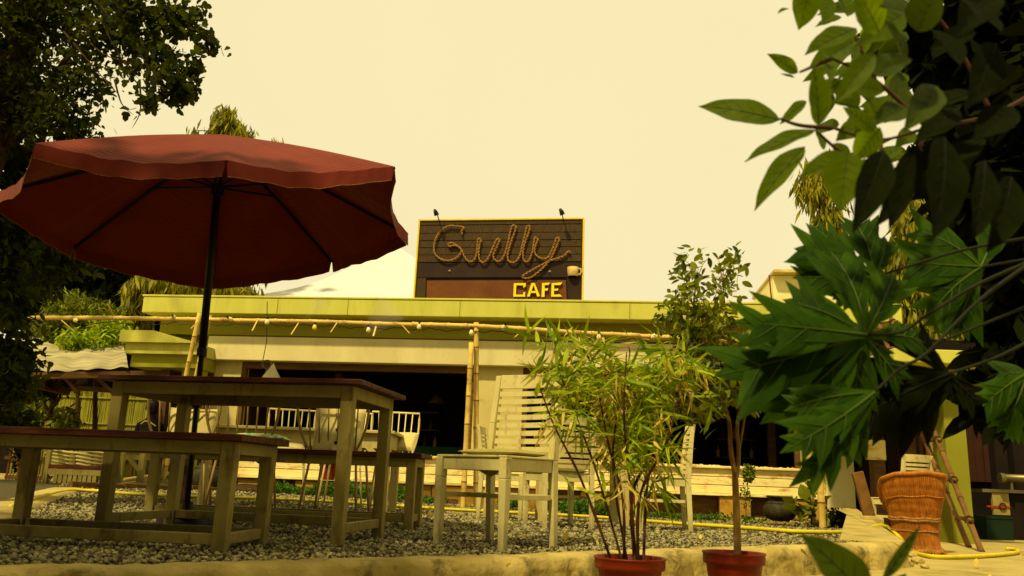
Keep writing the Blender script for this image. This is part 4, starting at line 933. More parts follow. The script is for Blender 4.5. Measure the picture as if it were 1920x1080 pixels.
post('thick bamboo post pair at the left behind the umbrella pole',[at(375,584,11.6),at(394,588,11.75)],[at(303,909,11.8),at(322,905,12.0)],0.034)
post('tall bamboo post pair in front of the right corner pillar',[at(1520,600,10.5),at(1505,610,10.9)],[at(1543,986,10.55),at(1522,962,10.9)],0.046)
# bulb string
cab = thing('bulb_cable','thin black cable with sockets wound along the bamboo rail','cable',(0,0,0)); cpts = []
for i in range(200):
    s_ = i/199*44; k_ = int(s_); p = rr_s[k_].lerp(rr_s[k_+1],s_-k_); cpts.append(p+Vector((0,-0.045,-0.045-0.035*abs(math.sin(s_*1.7))+0.01*math.sin(s_*9))))
MB().tube(cpts,0.006,5).build('wire', M['black'], cab)
bulbs = [(143,601,'leftmost white bulb'),(325,594,'white bulb left of the umbrella pole'),(431,598,'white bulb right of the umbrella pole'),(501,603,'small white bulb above the napkin holder'),(590,613,'single yellow bulb'),(691,618,'white bulb hanging below the rail left of the sign'),(786,612,'white bulb under the left edge of the sign'),(884,623,'white bulb beside the crossed bamboo posts'),(945,613,'white bulb just right of the crossed posts'),(1123,631,'white bulb above the bamboo plant'),(1226,630,'white bulb beside the leafy sapling')]
protoB = None
for px,py,lab in bulbs:
    s_ = min(range(45),key=lambda i:abs(((rr_s[i]-CAMP).dot(_R))/((rr_s[i]-CAMP).dot(_F))*FPX+960-px)); Y = rr_s[s_].y-0.055; p = at(px,py,Y)
    if 'yellow' in lab or protoB is None:
        t = thing('light_bulb',lab+' on the bamboo rail','bulb',tuple(p),0,'bulbs on the bamboo rail')
        MB().lathe([(0.0005,-0.05),(0.018,-0.046),(0.030,-0.03),(0.034,-0.012),(0.029,0.008),(0.018,0.028),(0.014,0.036)],14).build('glass', M['glassyellow'] if 'yellow' in lab else M['glassbulb'], t, smooth=True)
        MB().tube([(0,0,0.034),(0,0,0.066)],0.016,10).build('socket', M['black'], t)
        if 'yellow' not in lab: protoB = t
    else: t = dup(protoB,tuple(p),0,lab+' on the bamboo rail')
    t.rotation_euler = ({143:(0.3,1.9,0),325:(1.3,0.4,0),431:(0.8,-0.9,0),786:(0,0,0),945:(0.6,0.5,0),1226:(0.3,0.6,0)}.get(px,(0,0,0)))
# tie ends of the lashings and mist nozzles on the rail
for px,py,dx,dy in ((483,600,-10,20),(560,605,-14,22),(632,605,-12,18),(705,612,-5,18),(752,607,16,18),(115,600,25,22),(210,585,-8,-14),(977,622,-14,12),(1085,625,25,10),(1190,632,28,5),(372,602,-14,14)):
    Y = 11.35; a = at(px,py,Y); b = at(px+dx,py+dy,Y-0.08)
    tag(MB().beam(a,b,0.022,0.006).build('tie_strip', M['bamboo'], None), 'split cane tie strip sticking out of the bamboo rail','tie','cane tie strips on the rail')
# hose
hz = [(-60,975),(20,950),(100,925),(150,919),(250,926),(330,930),(420,932),(560,937),(700,945),(800,952),(880,957),(1000,963),(1130,970),(1250,980),(1400,990),(1500,997),(1600,997)]
hp_ = [gnd(x,y,tz,0.03) for x,y in hz]+[at(1652,993,hp.y) for hp in [gnd(1600,997)]]
sp = gnd(1600,997); hp_[-1] = at(1655,993,7.6)
hp_ += [at(1684,1005,7.2)]
hp_[-2].z = max(hp_[-2].z,0.06)
low_ = [gnd(1708,1032,pz,0.02),gnd(1745,1043,pz,0.02),gnd(1800,1044,pz,0.02),gnd(1860,1041,pz,0.02),gnd(1905,1036,pz,0.02),gnd(1906,1031,pz,0.02),gnd(1888,1029,pz,0.03)]
def smooth_curve(p,k=8):
    out=[]
    for i in range(len(p)-1):
        a,b,c,d = p[max(0,i-1)],p[i],p[i+1],p[min(len(p)-1,i+2)]
        for j in range(k):
            t=j/k; out.append(0.5*((2*b)+(-a+c)*t+(2*a-5*b+4*c-d)*t*t+(-a+3*b-3*c+d)*t**3))
    out.append(p[-1]); return out
tag(MB().tube(smooth_curve(hp_[1:]+low_),0.0165,8).build('garden_hose', M['hose'], None, smooth=True),'bright yellow garden hose snaking across the gravel and over the kerb','hose')
# hanging cord over the tall table
a = at(500,566,11.9); 
hc = MB().tube([at(501,566,11.9),at(500,640,11.7),at(490,690,11.6)],0.006,5).build('hanging_cord', M['black'], None); tag(hc,'thin cord hanging down from the parapet left of the wire chairs','cord')

# ================================================================== PLANTING BED
soil = []
n = len(bed)
for j in range(5):
    row = []
    for p in bed:
        wv_ = B0+UD*((p-B0).dot(UD))+WD*(-0.3); q = p.lerp(Vector((wv_.x,wv_.y,0)),j/4); row.append((q.x,q.y,tz(p.x,11)+0.03+0.03*math.sin(q.x*7+j)*(j>0)))
    soil.append(row)
struct('soil_bed', MB().grid(soil), M['soil'], smooth=True)
# brick edging, one brick after another
u = 0; edge = resample(bed, 46)
for i in range(45):
    a,b = edge[i],edge[i+1]
    if (b-a).length<0.05: continue
    d = (b-a).normalized(); o = MB().beam(Vector((0,0,0.01)),(b-a)-d*0.012,0.10,0.085).build('edging_stone', M['curb'] if a.x>1.2 else M['brown'], None, bevel=0.008); pale_ = a.x>1.2
    z = (tz(a.x,11)); o.location = (a.x,a.y,z+rnd.uniform(-0.008,0.01)); tag(o,('pale concrete edging stone' if pale_ else 'dark brown edging stone')+' between the gravel and the planting bed','edging',('pale' if pale_ else 'dark')+' edging stones along the planting bed')
# ground cover
def patch(px0,px1,py,n,h,mt='lf_ground',depth=0.5,size=0.045):
    C = []
    for _ in range(n):
        x = rnd.uniform(px0,px1); p = at(x,py+0.0375*(x-px0)*0.6,12.0 if x<900 else 11.6); p.y += rnd.uniform(-depth,0.1)
        C.append((p.x,p.y,tz(p.x,11)+0.03+h*rnd.random()**1.3*(0.55+0.45*math.sin(p.x*5)*math.sin(p.x*2.3+1))))
    return C
C = patch(520,770,930,2600,0.20)+patch(795,835,940,500,0.15)+patch(935,985,940,500,0.16)+patch(1050,1150,945,1500,0.24)+patch(1180,1420,950,500,0.07)
tag(leaves('ground_cover',C,0.05,'ovate',M['lf_ground'],None,down=-0.6), 'low bright green ground cover growing along the foot of the cafe wall','ground cover',kind='stuff')
C = patch(1430,1560,960,380,0.16)+patch(320,400,905,400,0.12)
tag(leaves('weeds',C,0.05,'narrow',M['lf_bush'],None,down=-1.0), 'thin weeds sprouting around the clay pot','weeds',kind='stuff')

# clay pots
def clay_pot(label,p,H,R):
    t = thing('clay_pot',label,'pot',tuple(p),0,'black clay water pots in the bed')
    pr = [(0.45*R,0),(0.8*R,0.10*H),(1.0*R,0.36*H),(0.95*R,0.58*H),(0.74*R,0.76*H),(0.62*R,0.80*H),(0.60*R,0.90*H),(0.72*R,0.97*H),(0.72*R,1.0*H),(0.62*R,0.99*H),(0.55*R,0.90*H),(0.5*R,0.7*H)]
    MB().lathe(pr,32,wob=lambda a,z:0.012*math.sin(3*a+z*20)).build('body', M['clay'], t, smooth=True)
    MB().tube([(0.735*R*math.cos(a*math.pi/12),0.735*R*math.sin(a*math.pi/12),H*0.985) for a in range(24)],0.012,6,closed=True).build('rim', M['clay'], t, smooth=True)
    MB().tube([(0.80*R*math.cos(a*math.pi/12),0.80*R*math.sin(a*math.pi/12),H*0.72) for a in range(24)],0.008,6,closed=True).build('shoulder_band', M['clay'], t, smooth=True)
    return t
Yq = 10.9; p = at(1463,977,Yq); clay_pot('black clay pot in the bed near the right corner pillar',Vector((p.x,p.y,p.z)),at(1463,931,Yq).z-p.z,30*Yq/FPX)
Yq = 11.3; p = at(386,925,Yq); clay_pot('large black clay pot seen under the front bench',p,at(386,862,Yq).z-p.z+0.02,30*Yq/FPX)

# pots: terracotta plastic pot with a rolled rim
def pot(label,cat,loc,D,H,grp='terracotta coloured plastic pots',m='pot',name='flower_pot'):
    t = thing(name,label,cat,loc,0,grp); R = D/2
    MB().lathe([(R*0.70,0),(R*0.90,H*0.80),(R*0.86,H*0.80),(R*0.66,0.02),(0.001,0.02)],36).build('body', M[m], t, smooth=False)
    MB().lathe([(R*0.90,H*0.80),(R*0.985,H*0.805),(R,H*0.86),(R*0.995,H*0.97),(R*1.03,H*0.985),(R*1.02,H*1.01),(R*0.93,H*1.0),(R*0.91,H*0.86),(R*0.88,H*0.80)],36).build('rim', M[m], t, smooth=True)
    MB().lathe([(R*0.90,H*0.88),(R*0.4,H*0.91),(0.001,H*0.90)],24,wob=lambda a,z:0.02*math.sin(5*a)).build('potting_soil', M['soil'], t)
    return t
Yp1 = 3.25
p1 = at(1181,1041,Yp1); D1 = 128*Yp1/FPX*0.99; z1r = at(1181,1045,Yp1).z
pot('red plastic pot holding the bamboo plant in front of the kerb','pot',(p1.x,Yp1,-0.14),D1,z1r+0.14)
Yp2 = 3.55; p2_ = at(1376,1040,Yp2); D2 = 110*Yp2/FPX; z2r = at(1376,1036,Yp2).z
pot('red plastic pot holding the forked sapling in front of the kerb','pot',(p2_.x,Yp2,-0.14),D2,z2r+0.14)
# small pots by the cafe wall
for (px,py0,py1,Y,w_,lab) in ((614,869,900,11.7,34,'small red pot standing on the edging behind the rear bench'),(494,868,893,11.8,20,'small red pot hanging on the cream wall behind the front bench'),(1190,905,945,11.2,26,'small orange pot hanging behind the bamboo stems'),):
    a = at(px,py1,Y); H = at(px,py0,Y).z-a.z; t = pot(lab,'pot',(a.x,Y,a.z),w_*Y/FPX,H,grp='small red pots by the cafe wall')
    lf = leaves('plant_tuft', np.array([(a.x,Y,a.z+H)])+rs.normal(size=(60,3))*np.array([.05,.05,.03]),0.09,'narrow',M['lf_ground'] if px>500 else M['lf_dark'],None,down=-1.2,jitter=0.8)
    tag(lf,'tuft of thin leaves growing in the '+lab.split(' standing')[0].split(' hanging')[0]+(' behind the rear bench' if px==614 else ' on the cream wall' if px==494 else ' behind the bamboo stems'),'plant')

# ================================================================== POTTED BAMBOO
bp_ = thing('bamboo_plant','bushy bamboo plant with green and straw leaves in a red pot','bamboo',(p1.x,Yp1,z1r-0.03))
o = Vector(bp_.location)
stems = [((-0.055,0,0),[(1090,900),(1040,800),(1010,720)],0.006),((-0.02,0.02,0),[(1168,940),(1140,830),(1115,700),(1085,640)],0.006),((0.02,-0.01,0),[(1185,930),(1220,840),(1190,740),(1160,690)],0.007),((0.035,0.02,0),[(1200,930),(1250,830),(1275,720),(1290,640)],0.007),((0.05,0.0,0),[(1215,900),(1245,800),(1235,690)],0.006),((-0.02,-0.02,0),[(1120,890),(1080,780),(1047,690),(1040,640)],0.005),((0.03,0.03,0),[(1180,900),(1170,780),(1175,660)],0.006),((0.0,0.03,0),[(1150,880),(1160,760),(1180,670),(1178,650)],0.005)]
tips = []
for off,pp,r in stems:
    pts = [Vector(off)-Vector((0,0,0.02))]; yy = Yp1
    for i,(x,y) in enumerate(pp):
        yy += rnd.uniform(-0.10,0.10); pts.append(at(x,y,yy)-o)
    sc_ = smooth_curve(pts,6)
    rad = [r*(1-0.65*i/len(sc_)) for i in range(len(sc_))]
    rad = [q*(1.25 if i%4==0 else 1) for i,q in enumerate(rad)]
    MB().tube(sc_,rad,6).build('cane', M['stem'], bp_, smooth=True); tips.append(sc_[len(sc_)//3:])
br = MB(); C = []; Dd = []
def bam_blob(px,py,rx,ry,n):
    return [tuple(q) for q in (blob_pts(px,py,Yp1,rx,ry,n,rd=0.30)-np.array(o))]
Call = bam_blob(1150,720,125,42,105)+bam_blob(1185,785,74,60,92)+bam_blob(1085,708,90,36,50)+bam_blob(1255,690,68,36,65)+bam_blob(1195,845,80,45,75)+bam_blob(1100,655,90,22,40)+bam_blob(1060,770,40,45,32)+bam_blob(1185,905,60,30,20)
Call = np.array(Call)
flat_tips = [Vector(q) for t_ in tips for q in t_]
ft = np.array([tuple(q) for q in flat_tips])
for q in Call[::4]:
    d2 = ((ft-q)**2).sum(1)*(1+0.5*rs.uniform(size=len(ft))); a = Vector(ft[d2.argmin()]); b = Vector(q); mid = a.lerp(b,0.5)+Vector((0,0,0.02)); br.tube([a,mid,b],[0.0022,0.0016,0.001],4,cap=False)
tag(br.build('twigs', M['bamboo'], bp_), kind='stuff')
idx = rs.permutation(len(Call)); cut = int(len(Call)*0.70)
def cluster(pts,k,sp_): return np.repeat(pts,k,axis=0)+rs.normal(size=(len(pts)*k,3))*sp_
nearest = lambda pts: unit(np.array([q-ft[((ft-q)**2).sum(1).argmin()] for q in pts])+1e-4)
ga = Call[idx[:cut]]; gs = Call[idx[cut:]]
leaves('green_leaves', cluster(ga,4,0.010),0.105,'grass',M['lf_bam'],bp_,dirs=np.repeat(nearest(ga)*0.9,4,0),down=0.15,jitter=0.7,flat=0.25)
leaves('straw_leaves', cluster(gs,3,0.012),0.095,'sliver',M['lf_straw'],bp_,dirs=np.repeat(nearest(gs)*0.7,3,0),down=0.9,jitter=0.7,flat=0.1)
# larger leaf sprays at the tips
big = [(985,612),(1002,628),(1030,625),(1042,635),(1055,640),(1000,680),(1012,706),(1008,722),(1240,655),(1210,660),(1140,665),(1335,658),(1340,720),(1300,730),(1310,800),(1070,905),(1110,862)]
C = np.array([tuple(at(x+8,y+14,Yp1-0.1)-o) for x,y in big]); 
leaves('young_leaves', cluster(C,3,0.010),0.105,'blade',M['lf_bam'],bp_,down=-0.7,jitter=0.8,flat=0.1)

# ================================================================== POTTED SAPLING (forked trunk, small glossy leaves)
sp1 = thing('sapling','forked sapling with small glossy leaves rising from a red pot','sapling',(p2_.x,Yp2,z2r-0.03)); o = Vector(sp1.location)
def limb(px_list, radii, y0=0, mb=None, name='trunk', m='bark_light', par=None):
    pts = [at(x,y,Yp2+y0+dy)-o for x,y,dy in px_list]; sc_ = smooth_curve(pts,5); k_ = len(sc_); rad = [radii[0]+(radii[1]-radii[0])*i/(k_-1) for i in range(k_)]
    ob = MB().tube(sc_,rad,8).build(name, M[m], par or sp1, smooth=True); return ob, sc_
tr,tp0 = limb([(1383,1045,0),(1381,960,0),(1378,890,0)],(0.016,0.0135))
L = []
for pl_,rr_ in (([(1378,890,0),(1370,840,0),(1367,790,0.02),(1352,740,0.03),(1335,690,0.0),(1310,630,0),(1300,580,0),(1308,520,0)],(0.011,0.003)),([(1381,895,0),(1385,850,0),(1382,800,-0.02),(1390,750,0),(1400,700,0),(1380,650,0.05),(1362,590,0),(1355,530,0.02)],(0.010,0.003)),([(1385,850,0),(1395,790,0),(1402,740,0.03),(1420,710,0)],(0.006,0.002)),([(1352,740,0),(1335,760,0.05),(1300,765,0)],(0.004,0.002)),([(1310,630,0),(1280,600,0),(1255,590,0.03)],(0.003,0.0015)),([(1367,790,0),(1350,720,-0.1),(1330,640,-0.12),(1290,690,-0.1)],(0.005,0.002))):
    _,s__ = limb(pl_,rr_,name='branch',par=tr); L += s__
bl_ = [(1298,512,22,40,28),(1352,520,18,40,24),(1290,565,40,42,85),(1352,575,28,40,55),(1310,620,72,42,170),(1290,685,72,45,260),(1370,660,60,42,130),(1330,725,75,32,230),(1420,740,42,32,150),(1300,765,55,28,130),(1400,700,50,35,130),(1255,590,25,28,40),(1275,490,10,16,14),(1368,485,14,16,16),(1375,530,12,25,18)]
C = np.vstack([blob_pts(x,y,Yp2,rx,ry,int(n*1.8),rd=0.28)-np.array(o) for x,y,rx,ry,n in bl_])
lb = leaves('foliage', C, 0.041,'ovate',M['lf_ficus'],sp1,down=0.35,jitter=1.0,flat=0.5)
tw = MB(); la = np.array([tuple(q) for q in L])
for q in C[::7]:
    a = la[((la-q)**2).sum(1).argmin()]; tw.tube([tuple(a),tuple((a+q)/2+np.array([0,0,.015])),tuple(q)],[0.0018,0.0013,0.0008],4,cap=False)
tag(tw.build('twigs', M['bark_light'], sp1), kind='stuff')

# small plants in the bed
tp_ = thing('topiary_shrub','small round light green shrub on a thin stem before the low wall','shrub',tuple(at(1398,958,11.2)))
o = Vector(tp_.location); q = at(1403,890,11.2)-o
MB().tube([(0,0,-0.05),(q.x*0.5,0,q.z*0.45),(q.x,0,q.z)],0.006,6).build('stem', M['bark_light'], tp_)
leaves('crown', blob_pts(1403,888,11.2,12,17,500)-np.array(o),0.035,'round',M['lf_bush'],tp_)
leaves('lower_leaves', blob_pts(1398,930,11.2,10,22,60)-np.array(o),0.05,'ovate',M['lf_bush'],tp_)
vn = thing('climbing_plant','leafy young plant climbing beside the right bamboo posts','plant',tuple(at(1522,975,10.7))); o = Vector(vn.location)
MB().tube([(0,0,-.05),at(1518,920,10.7)-o,at(1525,860,10.7)-o,at(1530,800,10.75)-o],[.01,.008,.006,.003],6).build('stem', M['stem'], vn)
leaves('small_leaves', np.vstack([blob_pts(1522,905,10.7,16,32,160),blob_pts(1532,840,10.8,9,50,90),blob_pts(1535,740,10.9,7,45,60)])-np.array(o),0.055,'ovate',M['lf_ground'],vn,down=0.2)
leaves('large_leaves', np.vstack([blob_pts(1505,955,10.6,26,20,16),blob_pts(1540,945,10.65,15,20,8)])-np.array(o),0.17,'round',M['lf_bush'],vn,down=0.4)
hg = thing('ivy_clump','clump of dark trailing leaves at the foot of the corner pillar','plant',tuple(at(1572,985,10.7))); o = Vector(hg.location)
leaves('trailing_leaves', blob_pts(1570,968,10.7,24,16,220)-np.array(o),0.06,'ovate',M['lf_dark'],hg,down=0.6)
# ================================================================== LEFT BACKGROUND
Ys = 13.5
sh = thing('tin_roof_shed','open shed with a rippled grey sheet roof and timber slats at the far left','shed')
a,b,c,d = at(40,646,Ys+1.6),at(232,645,Ys+1.6),at(243,690,Ys),at(52,697,Ys)
P = []
for j in range(13):
    t = j/12; row = []
    for i in range(31):
        s_ = i/30; p = a.lerp(b,s_).lerp(d.lerp(c,s_),t); p.z += 0.012*math.sin(s_*31+t*5)+0.03*math.sin(t*7+s_*9)*(1-t*0.5)+0.012*math.sin(s_*13-t*11); p.y += 0.05*math.sin(s_*17)*t; row.append(tuple(p))
    P.append(row)
rf = MB().grid(P); rf.build('roof_sheet', M['tin'], sh, smooth=True)
MB().grid([[ (q[0],q[1]+0.01,q[2]-0.03) for q in r] for r in P],flip=True).build('roof_lining', M['dark'], sh, smooth=True)
MB().beam(at(50,705,Ys+0.05),at(360,700,Ys+0.05),0.09,0.10).build('beam', M['brown'], sh)
MB().beam(at(60,722,Ys+1.0),at(350,742,Ys+1.0),0.07,0.08).build('beam', M['brown'], sh)
for i in range(13): MB().beam(at(82+i*5.2,703+i*0.8,Ys+1.2),at(64+i*5.2,727+i*1.2,Ys+0.6),0.03,0.02).build('roof_slat', M['sign_brown'], sh)
for q in (((115,700),(145,735)),((178,705),(215,740)),((237,700),(270,735))): MB().beam(at(*q[0],Ys+0.4),at(*q[1],Ys+0.4),0.06,0.05).build('brace', M['brown'], sh)
for px in (300,348): p = at(px,800,Ys+0.6); MB().bbox(p.x-0.05,p.x+0.05,p.y,p.y+0.1,-0.1,at(px,705,Ys+0.6).z).build('post', M['green_dark'], sh)
MB().bbox(at(130,720,Ys+2.0).x,at(358,720,Ys+2.0).x,Ys+2.0,Ys+2.05,at(200,728,Ys+2).z,at(200,700,Ys+2).z).build('ceiling_board', M['dark'], sh)
# split bamboo mat fence
Yf = 16.5
fe = thing('bamboo_mat_fence','yellow green fence of upright split bamboo behind the seated person','fence')
xa,xb = at(96,800,Yf).x, at(312,800,Yf).x; zt_ = at(200,728,Yf).z; n = 150
for i in range(n):
    x = xa+(xb-xa)*i/n; w_ = (xb-xa)/n
    MB().bbox(x+0.002,x+w_-0.001,Yf+rnd.uniform(0,0.02),Yf+0.03,-0.1,zt_+rnd.uniform(-0.05,0.03)).build('slat', M['matfence'], fe)
for z in (0.55,1.1,1.6): MB().bbox(xa,xb,Yf-0.02,Yf-0.002,z,z+0.03).build('cross_rail', M['matfence'], fe)
bw2 = thing('boundary_wall','dark wall behind the shed and bamboo mat fence','wall'); MB().bbox(-22,xb+3,Yf+4.0,Yf+4.2,-0.2,3.1).build('wall_face', M['dark'], bw2)
# gate of upright bars
Yg = 12.6; gt = thing('bar_gate','low gate of upright cane bars at the far left edge','gate')
for i in range(13):
    x = at(14+i*5.8,870,Yg).x; MB().bbox(x,x+0.024,Yg,Yg+0.02,tz(-7,Yg)-0.05,at(40,836,Yg).z+0.3).build('bar', M['matfence'] if i%4 else M['sign_brown'], gt)
for v in (898,862): MB().bbox(at(10,v,Yg).x,at(90,v,Yg).x,Yg-0.03,Yg-0.005,at(40,v,Yg).z,at(40,v,Yg).z+0.05).build('rail', M['brown'], gt)
q = at(47,908,12.0); pot('dark red planter with a shrub before the bar gate','pot',(q.x,12.0,q.z),0.30,0.33,None,'sign_brown','planter')
tag(leaves('planter_shrub', blob_pts(47,845,12.0,15,38,420,rd=0.14),0.07,'ovate',M['lf_dark'],None), 'dark leafy shrub growing in the planter before the bar gate','shrub')
# low white bench with slatted crate and bracket table
Yb = 10.6; zb_ = tz(-5,Yb)
x0,x1 = at(88,890,Yb).x, at(192,890,Yb).x; zs_ = at(140,872,Yb).z
wbn = thing('slatted_bench','low white bench with dark red seat and slatted front at the far left','bench')
MB().bbox(x0,x1,Yb,Yb+0.45,zs_-0.05,zs_).build('seat', M['wood_top'], wbn)
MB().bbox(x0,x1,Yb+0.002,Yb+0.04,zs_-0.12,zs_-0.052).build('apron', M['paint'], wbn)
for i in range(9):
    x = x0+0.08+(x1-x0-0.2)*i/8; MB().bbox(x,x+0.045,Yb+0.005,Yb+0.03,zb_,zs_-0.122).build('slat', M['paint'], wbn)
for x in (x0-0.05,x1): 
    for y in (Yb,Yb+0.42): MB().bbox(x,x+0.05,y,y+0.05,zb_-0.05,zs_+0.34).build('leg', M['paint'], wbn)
for i in range(5): MB().bbox(x0+0.06+(x1-x0)*i/5,x0+0.11+(x1-x0)*i/5,Yb+0.43,Yb+0.46,zs_,zs_+0.36).build('back_slat', M['paint'], wbn)
wt2x0,wt2x1 = at(172,880,Yb+0.7).x, at(268,880,Yb+0.7).x
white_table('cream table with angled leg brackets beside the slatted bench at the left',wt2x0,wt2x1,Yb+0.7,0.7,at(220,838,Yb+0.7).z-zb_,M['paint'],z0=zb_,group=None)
# woven round chair backs
for px,lab in ((178,'cream woven rounded chair back behind the slatted bench'),(126,'cream woven rounded chair seen left of the bracket table')):
    p = at(px,866,11.0); t = thing('woven_chair',lab,'chair',(p.x,11.0,tz(p.x,11)),0,'woven chairs at the far left'); zc_ = p.z-tz(p.x,11)
    for j in range(7):
        r = 0.20+0.012*j; z = zc_-0.14+0.045*j
        MB().tube([(r*math.cos(a),r*math.sin(a)*0.9,z+0.02*math.sin(a*2)) for a in [math.pi+math.pi*k_/14 for k_ in range(15)]],0.017,6).build('woven_band', M['cushion'], t, smooth=True)
    MB().lathe([(0.20,zc_-0.18),(0.20,zc_-0.14),(0.001,zc_-0.14)],20).build('seat', M['cushion'], t)
    for a in range(4): MB().tube([(0.15*math.cos(a*1.57+.78),0.15*math.sin(a*1.57+.78),zc_-0.18),(0.19*math.cos(a*1.57+.78),0.19*math.sin(a*1.57+.78),0)],0.014,6).build('leg', M['paint'], t)
# flagstone bridging the bed
q = [gnd(228,909,tz,0.05),gnd(300,889,tz,0.12),gnd(296,884,tz,0.12),gnd(215,905,tz,0.05)]
q = [at(222,908,11.3),at(300,893,11.6),at(318,884,12.6),at(232,896,12.6)]
o = MB().poly(q,0.05,(0,0,1)).build('flagstone', M['curb'], None, bevel=0.01); tag(o,'long rough flagstone lying at the left end of the planting bed','flagstone')
# kerb strip on the left edge of the terrace
lk = [gnd(-40,992,tz),gnd(0,977,tz),gnd(60,950,tz),gnd(108,931,tz),gnd(150,920,tz)]
P = []
for p in resample(lk,24):
    j = rnd.uniform(-.015,.015); P.append([(p.x-0.30+j,p.y,tz(p.x,p.y)-0.03),(p.x-0.28+j,p.y,tz(p.x,p.y)+0.025),(p.x-0.05,p.y,tz(p.x,p.y)+0.032),(p.x+0.05+j,p.y+.01,tz(p.x,p.y)+0.02),(p.x+0.07+j,p.y+.01,tz(p.x,p.y)-0.04)])
struct('side_kerb', MB().grid(P,flip=True), M['concrete'], smooth=True)
# white flowers / shells on the rail at left handled by tie strips; red cloth on the post
p = at(357,792,7.4); rc = MB().lathe([(0.045,-0.05),(0.05,0),(0.045,0.05)],12,tuple(p)).build('red_cloth', M['red'], None, smooth=True); tag(rc,'red cloth band wrapped round a cane behind the tall table','cloth')
mbc,ndc = MB(),MB(); pa,pb_ = gnd(352,950,tz), at(372,640,7.6)
cn = thing('bamboo_post','short brown cane standing behind the umbrella pole with a red cloth band','post',(0,0,0),0,'bamboo posts carrying the light rail')
p0 = at(349,900,7.4); bamboo(mbc,ndc,(at(344,940,7.4).x,7.4,tz(-2.9,7.4)-0.05),at(366,705,7.4),0.036,0.3); mbc.build('cane', M['stem'], cn, smooth=True); tag(ndc.build('nodes', M['bark'], cn),kind='stuff')

# ================================================================== PERSON (seated, seen from behind at the left)
pe = thing('person','person in a dark shirt with pale collar stripe sitting by the bamboo mat fence','person')
Yp_ = 13.2
q = lambda px,py,dy=0: at(px,py,Yp_+dy)
J = [q(280,846),q(280,822),q(281,798),q(284,782),q(285,773),q(286,764), # pelvis..neck, head
     q(262,797),q(256,818),q(262,838,-0.1), # left arm
     q(301,800),q(308,822),q(303,840,-0.15), # right arm
     q(270,852),q(262,856,-0.40),q(268,882,-0.42),q(262,885,-0.55),
     q(290,852),q(294,856,-0.42),q(284,884,-0.45),q(278,887,-0.58)]
E = [(0,1),(1,2),(2,3),(3,4),(4,5),(2,6),(6,7),(7,8),(2,9),(9,10),(10,11),(0,12),(12,13),(13,14),(14,15),(0,16),(16,17),(17,18),(18,19)]
R = [0.17,0.16,0.17,0.065,0.06,0.06,0.085,0.06,0.04,0.085,0.06,0.04,0.10,0.075,0.055,0.045,0.10,0.075,0.055,0.045]
me = bpy.data.meshes.new('body'); me.from_pydata([tuple(p) for p in J],E,[]); me.materials.append(M['shirt'])
bo = bpy.data.objects.new('body', me); COL.objects.link(bo); bo.parent = pe
sm = bo.modifiers.new('s','SKIN'); 
for i,v in enumerate(me.skin_vertices[0].data): v.radius = (R[i],R[i]*0.75); v.use_root = (i==0)
su = bo.modifiers.new('u','SUBSURF'); su.levels = 2; su.render_levels = 2
hc_ = q(286,764); 
mb = MB(); P = []
for i in range(13):
    th = math.pi*i/12; row = []
    for j in range(17):
        a = 2*math.pi*j/16; x = math.sin(th)*math.cos(a); y = math.sin(th)*math.sin(a); z = math.cos(th)
        w_ = 0.088*(1-0.12*max(0,-z)); row.append((hc_.x+x*w_, hc_.y+y*0.10-0.012*max(0,-z)*(y<0), hc_.z+z*0.125))
    P.append(row)
hd = mb.grid(P).build('head', M['skin'], pe, smooth=True)
MB().lathe([(0.0005,0.128),(0.05,0.118),(0.082,0.085),(0.096,0.03),(0.093,-0.02),(0.08,-0.03)],16,tuple(hc_)).build('hair', M['black'], hd, smooth=True)
for s_ in (-1,1): MB().lathe([(0.0005,-0.03),(0.014,-0.02),(0.018,0.01),(0.0005,0.03)],8,(hc_.x+s_*0.092,hc_.y,hc_.z-0.01)).build('ear', M['skin'], hd, smooth=True)
MB().tube([hc_+Vector((0,-0.098,0.015)),hc_+Vector((0,-0.122,-0.02)),hc_+Vector((0,-0.10,-0.03))],[0.008,0.014,0.008],6).build('nose', M['skin'], hd)
MB().tube([q(264,795,-0.13),q(272,789,-0.14),q(281,791,-0.16),q(292,799,-0.15)],0.009,5).build('collar_stripe', M['cushion'], pe)
for pxx,pyy,dy in ((262,838,-0.1),(303,840,-0.15)):
    h0 = q(pxx,pyy,dy); hand = MB().box(h0+Vector((0,-0.03,-0.01)),(0.07,0.06,0.03)).build('hand', M['skin'], pe, bevel=0.012)
    for k_ in range(4): MB().tube([h0+Vector((-0.026+0.017*k_,-0.055,-0.008)),h0+Vector((-0.028+0.018*k_,-0.09,-0.016)),h0+Vector((-0.028+0.018*k_,-0.11+0.006*abs(k_-1.5),-0.035))],[0.009,0.008,0.006],5).build('finger', M['skin'], hand)
    MB().tube([h0+Vector((0.035,-0.02,0)),h0+Vector((0.055,-0.05,-0.01))],[0.011,0.008],5).build('thumb', M['skin'], hand)
stl = thing('stool','low dark stool under the seated person','stool'); s0 = q(280,858); 
MB().bbox(s0.x-0.22,s0.x+0.22,Yp_-0.2,Yp_+0.25,s0.z-0.05,s0.z).build('seat', M['brown'], stl)
for sx in (-.2,.17):
    for sy in (-.18,.2): MB().bbox(s0.x+sx,s0.x+sx+.04,Yp_+sy,Yp_+sy+.04,-0.1,s0.z-0.051).build('leg', M['brown'], stl)

